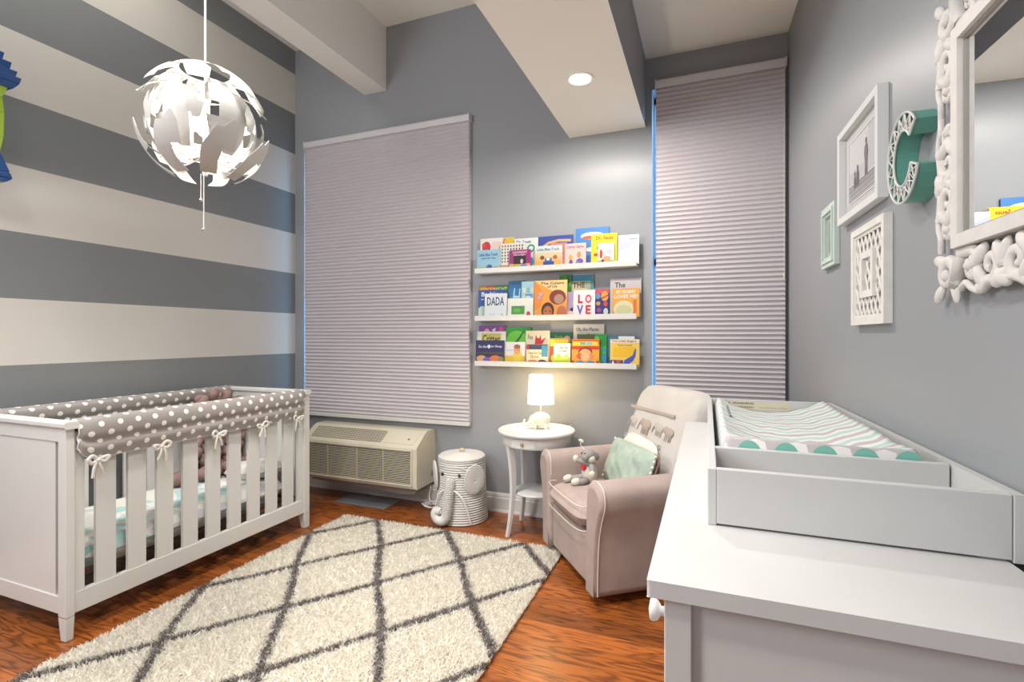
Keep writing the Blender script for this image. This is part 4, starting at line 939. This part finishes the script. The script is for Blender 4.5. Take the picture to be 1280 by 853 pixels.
ART = {
'redsplash': ('#f3f0ec', [(e_, .28, .75, .2, .17, '#d8202a'), (e_, .15, .82, .08, .06, '#e8403a'), (e_, .42, .66, .05, .04, '#2a2020'), (r_, .55, .5, .95, .9, '#f6d9cf')], 'white book with a big red splash, back left of the top ledge'),
'yellowwhite': ('#f2efe8', [(r_, .3, .62, 1, 1, '#f2c619'), (p_, [(0, .6), (.35, 1), (.45, 1), (.1, .55)], '#f08030')], 'white book with a yellow corner standing behind the checked book on the top ledge'),
'ltblue': ('#9fd0e6', [(r_, 0, 0, 1, .22, '#b8c8a8'), (e_, .55, .17, .13, .14, '#2f62a8'), (e_, .85, .12, .12, .08, '#c89070'), (e_, .12, .08, .12, .07, '#a05850'), (t_, 'Little Blue Truck', .5, .78, .82, .14, '#27509c'), (t_, 'Leads the Way', .5, .60, .64, .10, '#27509c')], 'light blue book with dark blue lettering, front row, leftmost on the top ledge'),
'check': ('#f0ebe2', [(r_, .06+.115*i, .30+.115*j, .11+.115*i, .36+.115*j, '#4a3a36') for i in range(8) for j in range(6) if j > 3 or i < 4]+[(r_, 0, 0, .6, .2, '#d89a70')], 'cream book with rows of small dark marks on the top ledge'),
'whitegreen': ('#eef0ee', [(e_, .72, .68, .17, .13, '#3aa583'), (e_, .72, .68, .09, .07, '#eef0ee'), (e_, .7, .25, .14, .16, '#4a9ad0'), (t_, 'Dr. Seuss', .4, .9, .62, .1, '#3a62a0')], 'white book with a green ring and blue patch behind the magenta book'),
'magenta': ('#a8187c', [(r_, 0, 0, 1, .3, '#f0b070'), (r_, .2, .28, .8, .72, '#2a1a22'), (e_, .3, .12, .22, .12, '#8fd03c'), (e_, .7, .14, .18, .13, '#3a9ad8'), (e_, .6, .42, .07, .12, '#e8d0c8'), (t_, 'GOODNIGHT', .5, .88, .7, .11, '#f2dce8'), (t_, 'Moonlight', .5, .74, .55, .1, '#f2dce8')], 'small magenta book with a dark stage opening, front row of the top ledge'),
'bluearc': ('#4a6fc0', grad('#5b86d8', '#3a50a8', 4)+[(p_, [(.1, .70), (.3, .84), (.6, .90), (.95, .88), (.95, .80), (.6, .82), (.32, .76), (.15, .66)], '#e8b878')], 'wide dark blue book with a golden arc, back row of the top ledge'),
'truck': ('#f4f2e6', grad('#f2a63c', '#dfeef2', 6)+[(r_, .32, .12, .72, .30, '#2d50a8'), (r_, .38, .28, .64, .44, '#3a68c0'), (e_, .28, .48, .08, .09, '#8a4030'), (e_, .76, .48, .08, .09, '#b06840'), (e_, .5, .40, .07, .06, '#f0f0f0'), (e_, .05, .06, .07, .06, '#c86030'), (t_, 'Little Blue Truck', .5, .85, .82, .12, '#3a6aa0')], 'pale orange book with a blue vehicle shape, front row of the top ledge'),
'coral': ('#ee8a7c', blobs(3, 10, ['#f6b4a4', '#d86a60'], rmax=.08), 'coral pink book showing between the orange and pink books on the top ledge'),
'pink': ('#f6d2cc', [(e_, .28, .4, .1, .13, '#e0b060'), (e_, .30, .2, .09, .12, '#6a5aa8'), (e_, .68, .52, .1, .14, '#e89a60'), (e_, .72, .24, .17, .12, '#7a58b8'), (e_, .62, .16, .1, .08, '#58a890'), (t_, 'Llama Llama', .5, .87, .78, .12, '#a84a8c')], 'pale pink book with two small figures on the top ledge'),
'skyblue': ('#4a8ede', [(e_, .5, .80, .36, .10, '#eef4ea'), (e_, .42, .76, .24, .05, '#d86848'), (r_, 0, 0, 1, .3, '#2f66b8'), (e_, .5, .45, .2, .06, '#eef2f6')], 'tall bright blue book rising highest at the back of the top ledge'),
'yellow': ('#f2e020', [(e_, .18, .36, .09, .05, '#e04a20'), (p_, [(.2, .55), (.26, .66), (.3, .5)], '#58b030'), (t_, 'Dr. Seuss', .52, .88, .66, .11, '#b0400c')], 'bright yellow book with a small red shape on the top ledge'),
'smallgreen': ('#f2e4e4', [(r_, 0, 0, 1, .22, '#7ac040'), (e_, .2, .52, .09, .2, '#c83a30'), (e_, .55, .3, .25, .12, '#e0a878'), (e_, .3, .2, .1, .08, '#5a3a2a'), (e_, .7, .6, .2, .1, '#ead0da')], 'small pale book with a green base leaning on the bright yellow book'),
'white': ('#f4f4f4', [(p_, [(0, .3), (0, .9), (.5, .72), (.8, .8), (.6, .6), (.2, .5)], '#cdd4ea'), (r_, .55, .84, .9, .88, '#a8a8b0')], 'plain white book with faint blue brushwork, rightmost on the top ledge'),
'rainbow': ('#2f7a30', [(r_, 0, .0, 1, .7, '#c04020'), (r_, 0, .8, .25, 1, '#d88a28'), (r_, .25, .8, .55, 1, '#d84a24'), (r_, .55, .8, 1, 1, '#2a8a34'), (t_, 'GOODNIGHT', .5, .89, .9, .13, '#f2e04a')], 'red and green book with a yellow title, back left of the middle ledge'),
'bedtime': ('#1c50a8', [(e_, .15, .2, .2, .25, '#cfe6d8'), (t_, 'Bedtime', .5, .86, .78, .15, '#f4f6f8'), (r_, .1, .66, .2, .70, '#dce6f0')], 'dark blue book titled in white behind a pale board book on the middle ledge'),
'dada': ('#e8eef4', [(t_, 'DADA', .5, .70, .78, .34, '#1e4a70'), (e_, .8, .14, .06, .07, '#c8d0a0')]+[(e_, .2+.06*i, .08+.05*((i*5) % 3), .016, .02, '#5a3a40') for i in range(5)], 'white board book with DADA in navy capitals on the middle ledge'),
'bluebig': ('#1f86c4', grad('#4ab8e8', '#1a6aa8', 5)+[(p_, [(.25, .55), (.32, .82), (.38, .82), (.34, .62), (.6, .60), (.64, .80), (.7, .80), (.66, .55)], '#c4e4f2'), (e_, .85, .88, .1, .06, '#163a60')], 'blue book with pale upright strokes behind the white book with green print'),
'patch': ('#a8d4e4', [(r_, .1+.3*i, .1+.2*j, .33+.3*i, .24+.2*j, ['#d8e8ea', '#8abcd8', '#e4dcc0'][(i+j) % 3]) for i in range(3) for j in range(4)]+[(r_, .3, .62, .8, .66, '#4a88b8')], 'pale blue patchwork book standing beside the orange book on the middle ledge'),
'green': ('#f0f2ea', [(r_, .15, .2, .68, .62, '#4a9a3a'), (r_, .25, .3, .5, .5, '#68b848'), (e_, .83, .22, .08, .12, '#d03a34')], 'white book with green and red printed shapes, front row of the middle ledge'),
'orange': ('#f4a648', [(p_, [(0, 1), (1, 1), (1, .55), (.55, .72)], '#f8dc9c'), (p_, [(0, .2), (0, 1), (.3, .65), (.2, .3)], '#f09030'), (e_, .72, .55, .26, .20, '#8a3a2c'), (e_, .76, .5, .15, .13, '#b8907a'), (e_, .42, .2, .2, .22, '#4a2a1c'), (e_, .42, .15, .14, .17, '#c87038'), (e_, .36, .18, .025, .02, '#20140e'), (e_, .49, .18, .025, .02, '#20140e'), (e_, .85, .14, .15, .18, '#c8744a'), (e_, .14, .55, .07, .05, '#b8a8c8'), (e_, .2, .65, .06, .05, '#c8b8c0'), (t_, 'The Colors', .55, .93, .72, .07, '#5a2a30'), (t_, 'of Us', .55, .84, .3, .06, '#5a2a30')], 'large orange book with printed heads and a two line title on the middle ledge'),
'the': ('#d8c8a8', [(r_, 0, .85, 1, 1, '#2a88b0'), (r_, .85, .5, 1, 1, '#3a90b0'), (p_, [(.4, .85), (.9, .6), (.9, .85)], '#a8b890'), (t_, 'THE', .4, .76, .5, .12, '#2a2422'), (t_, 'FARM', .5, .58, .7, .1, '#2a2422')], 'tall teal and sand book with THE in dark capitals on the middle ledge'),
'leaf': ('#2f8a24', blobs(5, 12, ['#48a830', '#1f6a1c'], rmax=.14), 'narrow leafy green book tip behind the orange book on the middle ledge'),
'lilac': ('#b8a0d0', [(e_, .6, .6, .2, .12, '#b0d048'), (e_, .5, .32, .25, .07, '#2a2426'), (r_, 0, 0, 1, .25, '#ecd8d0')], 'lilac book partly hidden behind the LOVE book'),
'love': ('#f2f2f6', [(t_, 'L', .33, .68, .22, .32, '#c8242c'), (t_, 'O', .70, .68, .30, .32, '#e8506a'), (t_, 'V', .32, .28, .30, .34, '#7a5ab8'), (t_, 'E', .70, .28, .24, .34, '#d83a34')], 'white board book with LOVE in red and purple letters on the middle ledge'),
'space': ('#3a2f7c', [(r_, 0, .85, 1, 1, '#e0506a'), (e_, .72, .76, .24, .18, '#eaa848'), (p_, [(.5, .70), (.95, .82), (.95, .76), (.5, .64)], '#c04a24'), (e_, .78, .48, .13, .09, '#e04a30'), (e_, .25, .76, .2, .1, '#6aa0c8'), (e_, .8, .2, .15, .13, '#cfe0d8'), (e_, .3, .5, .14, .07, '#e0a040'), (e_, .35, .26, .16, .08, '#a04a90'), (e_, .3, .06, .25, .05, '#e8ecf0')], 'dark purple book covered with coloured planets on the middle ledge'),
'grey': ('#d2ccd0', [(t_, 'The', .32, .84, .34, .14, '#3a3a40'), (t_, 'Book', .4, .66, .46, .14, '#3a3a40')], 'tall pale grey book with a grey title behind an orange book on the middle ledge'),
'mommy': ('#f2ac40', [(e_, .42, .28, .38, .30, '#e8dcb8'), (e_, .42, .22, .3, .2, '#d0d0a0'), (r_, .78, .1, .9, .6, '#e07830'), (t_, 'MY MOMMY', .5, .88, .72, .13, '#f8f2e8'), (t_, 'LOVES ME!', .5, .72, .86, .13, '#f8f2e8')], 'orange book with white capitals, rightmost in the front row of the middle ledge'),
'purple': ('#7a3a9c', [(e_, .3, .86, .1, .07, '#f0a8a0'), (p_, [(.5, .9), (.6, .82), (.65, .95)], '#f0e8f4'), (e_, .85, .9, .08, .08, '#d83a90')], 'purple book peeping up at the back left of the lowest ledge'),
'critter': ('#eceaec', [(r_, .15, .60, .85, .95, '#d8cc50'), (t_, 'Critter', .5, .78, .62, .24, '#1c1a18')], 'white book with black lettering on a yellow panel at the left of the lowest ledge'),
'night': ('#1f1a58', [(r_, 0, 0, 1, .12, '#1a1418'), (e_, .2, .22, .18, .14, '#e0a870'), (e_, .42, .18, .16, .1, '#6a5ab8'), (e_, .7, .22, .2, .15, '#e07838'), (e_, .9, .2, .1, .12, '#8a8a58'), (r_, 0, .42, 1, .5, '#4a3a30'), (e_, .47, .74, .06, .08, '#dce8f8'), (t_, 'Go the', .24, .74, .30, .12, '#dcdcf0'), (t_, 'to Sleep', .74, .74, .38, .12, '#dcdcf0')], 'midnight blue book with a pale moon in its title, front left of the lowest ledge'),
'green2': ('#1f9a2c', [(e_, .45, .62, .42, .30, '#6ad02c'), (p_, [(.25, .55), (.45, .66), (.7, .92), (.74, .9), (.5, .6), (.3, .5)], '#1a5a1c'), (r_, 0, 0, 1, .5, '#78d038')], 'green book with a darker green branch shape on the lowest ledge'),
'baby': ('#e4e0e6', [(r_, 0, 0, 1, .38, '#e8c428'), (e_, .65, .35, .22, .30, '#f0d040'), (e_, .62, .66, .17, .22, '#e0a070'), (e_, .62, .80, .16, .1, '#8a5a38'), (e_, .56, .66, .02, .02, '#4a3020'), (e_, .68, .66, .02, .02, '#4a3020'), (r_, .1, .6, .4, .66, '#b8c8e0')], 'white book showing a baby in yellow clothes on the lowest ledge'),
'fox': ('#e8dcc4', [(p_, [(.35, .35), (.42, .9), (.5, .78), (.58, .8), (.62, .9), (.66, .72), (.85, .82), (.62, .5), (.5, .35)], '#d8202c'), (t_, 'Fox', .2, .82, .22, .14, '#4a5a50')], 'cream book with a pointed red shape on the lowest ledge'),
'collage': ('#e8d4b0', [(r_, 0, .75, 1, 1, '#32385a'), (r_, .72, .4, 1, .95, '#3a80a8'), (r_, 0, .75, .12, 1, '#a02a2a'), (e_, .3, .12, .25, .12, '#e08a48'), (e_, .75, .14, .2, .12, '#7a3a6a'), (t_, 'How Do You', .42, .58, .6, .13, '#5a4030'), (t_, 'Grow', .4, .4, .4, .13, '#6a5040')], 'cream, navy and orange book in the front row of the lowest ledge'),
'green3': ('#14784a', [(e_, .78, .78, .16, .13, '#e8c0a8'), (e_, .75, .66, .13, .06, '#2a3a5a'), (t_, 'Turtle', .4, .86, .4, .1, '#a8d840')], 'deep green book at the back of the lowest ledge near its middle'),
'yellowred': ('#e89a28', [(r_, 0, .72, 1, .95, '#f6e020'), (r_, 0, .1, .5, .7, '#b84a28'), (e_, .2, .25, .15, .15, '#f0c830')], 'book with a bright yellow band above rusty red on the lowest ledge'),
'zoo': ('#eef0ea', [(r_, 0, .12, 1, .38, '#c8d840'), (e_, .3, .4, .16, .12, '#a8c838'), (e_, .75, .4, .16, .12, '#b8d878'), (t_, 'To the Zoo', .5, .82, .7, .13, '#5a8a90'), (t_, 'Time Now', .5, .66, .6, .1, '#5a8a90')], 'small white book with a lime green band on the lowest ledge'),
'places': ('#e8e2da', [(t_, 'Oh, the Places', .45, .88, .74, .1, '#4a6a88'), (t_, "You'll Go!", .68, .74, .46, .08, '#6a5aa0'), (e_, .5, .74, .06, .05, '#e8a840')], 'tall off-white book with a curved title at the back of the lowest ledge'),
'jungle': ('#1f8a30', [(r_, 0, .82, .6, 1, '#3a5018'), (r_, .86, 0, 1, .6, '#2a88c8')]+blobs(9, 22, ['#2fa83c', '#156a28', '#4ac050'], x0=.6, rmax=.09), 'leafy green book behind the smiling face book'),
'face': ('#f2a838', [(r_, 0, .62, 1, .74, '#d8341c'), (r_, 0, .8, 1, 1, '#e05a20'), (r_, .04, .78, .96, .92, '#f0dc30'), (r_, .3, .80, .5, .90, '#68b8a0'), (r_, .55, .80, .75, .90, '#7ac8e0'), (e_, .5, .52, .26, .2, '#8a3a24'), (e_, .5, .4, .25, .24, '#f0b078'), (e_, .3, .36, .12, .12, '#e05a2c'), (e_, .7, .36, .12, .12, '#e8905a'), (e_, .5, .36, .17, .16, '#f4c088'), (p_, [(.12, 0), (.16, .16), (.35, .2), (.5, .12), (.65, .2), (.84, .16), (.88, 0)], '#2f9ad8'), (r_, 0, 0, .1, .2, '#d83030'), (r_, .9, 0, 1, .2, '#d83030')], 'orange book with a smiling face and blue collar, front row of the lowest ledge'),
'teal': ('#3a7a9c', [(r_, .45, .86, .95, 1, '#eef4f4'), (r_, 0, 0, 1, .3, '#2a5a80')], 'teal blue book showing its pale top behind the rightmost yellow book'),
'engine': ('#f4d060', [(r_, .0, .88, 1, 1, '#efe4dc'), (r_, .1, .35, .85, .72, '#f2c020'), (e_, .12, .12, .1, .13, '#f0b428'), (r_, .0, .02, .45, .24, '#3a4a88'), (r_, .2, .05, .36, .22, '#c85028'), (e_, .1, .12, .04, .09, '#e8ecf0'), (p_, [(.45, .06), (.5, .24), (.78, .42), (.86, .66), (.9, .66), (.88, .38), (.8, .22), (.6, .06)], '#4058c0'), (r_, .6, 0, 1, .08, '#a8a058'), (t_, 'The Little Engine', .48, .93, .84, .08, '#7a3a4a'), (t_, 'That Could', .5, .79, .5, .07, '#a06a2a')], 'yellow book with a blue and red train shape, rightmost on the lowest ledge'),
}
def ink(h): return mat('cover_ink_'+h.strip('#'), tuple(.78*v for v in lin(h)), .45)
LY = (3.376, 3.391, 3.406, 3.420); M_paper = mat('book_pages', (.80, .77, .70), .8)
for sh, ly, x, W, H, key in BK:
    c0, items, lab = ART[key]; H += .003
    t = thing('picture_book', lab, 'book', (x, LY[ly], Zs[sh-1]+.0006), 0, 'picture books on the '+('top', 'middle', 'lowest')[sh-1]+' ledge')
    t.rotation_euler = (math.radians(-3 if H < .28 else -2.2), 0, 0); thk = .009
    cv_ = ink(c0)
    b = MB().box((-W/2, 0, 0), (W/2, .0014, H)).box((-W/2, thk-.0014, 0), (W/2, thk, H)).box((-W/2, 0, 0), (-W/2+.0014, thk, H)).build('cover', cv_, t)
    MB().box((-W/2+.0014, .0014, .002), (W/2-.002, thk-.0014, H-.002)).build('pages', M_paper, t)
    def F(u, v, k): return ((u-.5)*W*.985, -.0002-.00007*k, v*H*.985+.001)
    groups = {}; k = 0; tg_ = {}
    for it in items:
        k += 1; c = it[-1]
        if it[0] == 't':
            _, s_, cx, cy, tw, hh, _c = it; mb = tg_.setdefault(c, MB()); p = F(cx, cy, k+2)
            text_mesh(s_, tw*W, hh*H, T(*p), mb, 0, .045 if len(s_) == 1 else .02); continue
        mb = groups.setdefault(c, MB())
        if it[0] == 'r': _, a0, b0, a1, b1, _c = it; mb.add([F(a0, b0, k), F(a1, b0, k), F(a1, b1, k), F(a0, b1, k)], [(0, 1, 2, 3)])
        if it[0] == 'e':
            _, cx, cy, rx, ry, _c = it; P = [(cx+rx*math.cos(2*PI*i/16), cy+ry*math.sin(2*PI*i/16)) for i in range(16)]
            mb.add([F(min(max(a, 0), 1), min(max(q, 0), 1), k) for a, q in P], [list(range(16))])
        if it[0] == 'p': mb.add([F(a, q, k) for a, q in it[1]], [list(range(len(it[1])))])
    for nm, G in (('cover_art', groups), ('title', tg_)):
        if not G: continue
        mb = MB(); ms = []
        for i, (c, q) in enumerate(G.items()): mb.add(q.v, q.f, i); ms.append(ink(c))
        mb.build(nm, ms, t)

# ------------------------------------------------------------------ shag rug
RX0, RX1, RY0, RY1 = -2.41, -.80, .50, 2.93
t = thing('shag_rug', 'cream shaggy rug with a grey diamond lattice on the wooden floor', 'rug', ((RX0+RX1)/2, (RY0+RY1)/2, 0))
cx, cy = t.location.x, t.location.y
MB().box((RX0-cx+.01, RY0-cy+.01, 0), (RX1-cx-.01, RY1-cy-.01, .010)).build('backing', mat('rug_backing', (.62, .57, .47), .95), t)
sp_ = .0046; gx, gy = np.meshgrid(np.arange(RX0, RX1, sp_), np.arange(RY0, RY1, sp_)); px = gx.ravel()+rng.uniform(-.5, .5, gx.size)*sp_; py = gy.ravel()+rng.uniform(-.5, .5, gx.size)*sp_
u_ = (px+1.59)/.54+.012*np.sin(py*9); v_ = (py-2.93)/.74+.012*np.sin(px*11)
def dl(q): return np.abs(q-np.round(q))
dist = np.minimum(dl(u_+v_), dl(u_-v_))+rng.normal(0, .008, px.size); isg = dist < .040
def blades(sel, name, m_, tones):
    X, Y = px[sel], py[sel]; N = X.size; L_ = rng.uniform(.018, .030, N); clump = np.sin(X*85+np.sin(Y*70)*2)*.6+np.cos(Y*95+X*40)*.6
    a = clump*1.3-1.0+rng.normal(0, 1.1, N); ln = rng.uniform(.25, .85, N); wd = rng.uniform(.0022, .0036, N)
    edge = np.minimum(np.minimum(X-RX0, RX1-X), np.minimum(Y-RY0, RY1-Y)); ln = np.where(edge < .02, ln*.8, ln)
    dx, dy = np.cos(a)*ln*L_, np.sin(a)*ln*L_; b2 = a+PI/2+rng.normal(0, .5, N); wx, wy = np.cos(b2)*wd, np.sin(b2)*wd; zt = L_*np.sqrt(1-np.minimum(ln, .95)**2*.6)
    V = np.zeros((N, 5, 3)); lx, lyy = X-cx, Y-cy
    V[:, 0] = np.stack([lx-wx, lyy-wy, np.full(N, .006)], 1); V[:, 1] = np.stack([lx+wx, lyy+wy, np.full(N, .006)], 1)
    V[:, 2] = np.stack([lx+dx*.45-wx, lyy+dy*.45-wy, .006+zt*.6], 1); V[:, 3] = np.stack([lx+dx*.45+wx, lyy+dy*.45+wy, .006+zt*.6], 1)
    V[:, 4] = np.stack([lx+dx*1.1, lyy+dy*1.1, .006+zt*.95], 1)
    me = bpy.data.meshes.new(name); me.vertices.add(N*5); me.vertices.foreach_set('co', V.ravel())
    base = (np.arange(N)*5)[:, None]; tri = np.concatenate([base+np.array([0, 1, 3]), base+np.array([0, 3, 2]), base+np.array([2, 3, 4])], 1).reshape(-1, 3)
    me.loops.add(tri.size); me.loops.foreach_set('vertex_index', tri.ravel()); me.polygons.add(len(tri)); me.polygons.foreach_set('loop_start', np.arange(len(tri))*3)
    me.polygons.foreach_set('use_smooth', np.ones(len(tri), bool)); me.update(calc_edges=True)
    at_ = me.attributes.new('tone', 'FLOAT', 'POINT'); at_.data.foreach_set('value', np.repeat(rng.uniform(*tones, N), 5)); me.materials.append(m_)
    o = bpy.data.objects.new(name, me); COL.objects.link(o); o.parent = t; tag(o, kind='stuff'); return o
tag(blades(~isg, 'pile', M_pile, (.88, 1.03)), 'cream shaggy pile'); tag(blades(isg, 'lattice_pile', M_pileg, (.5, 1.5)), 'grey shaggy lattice lines')
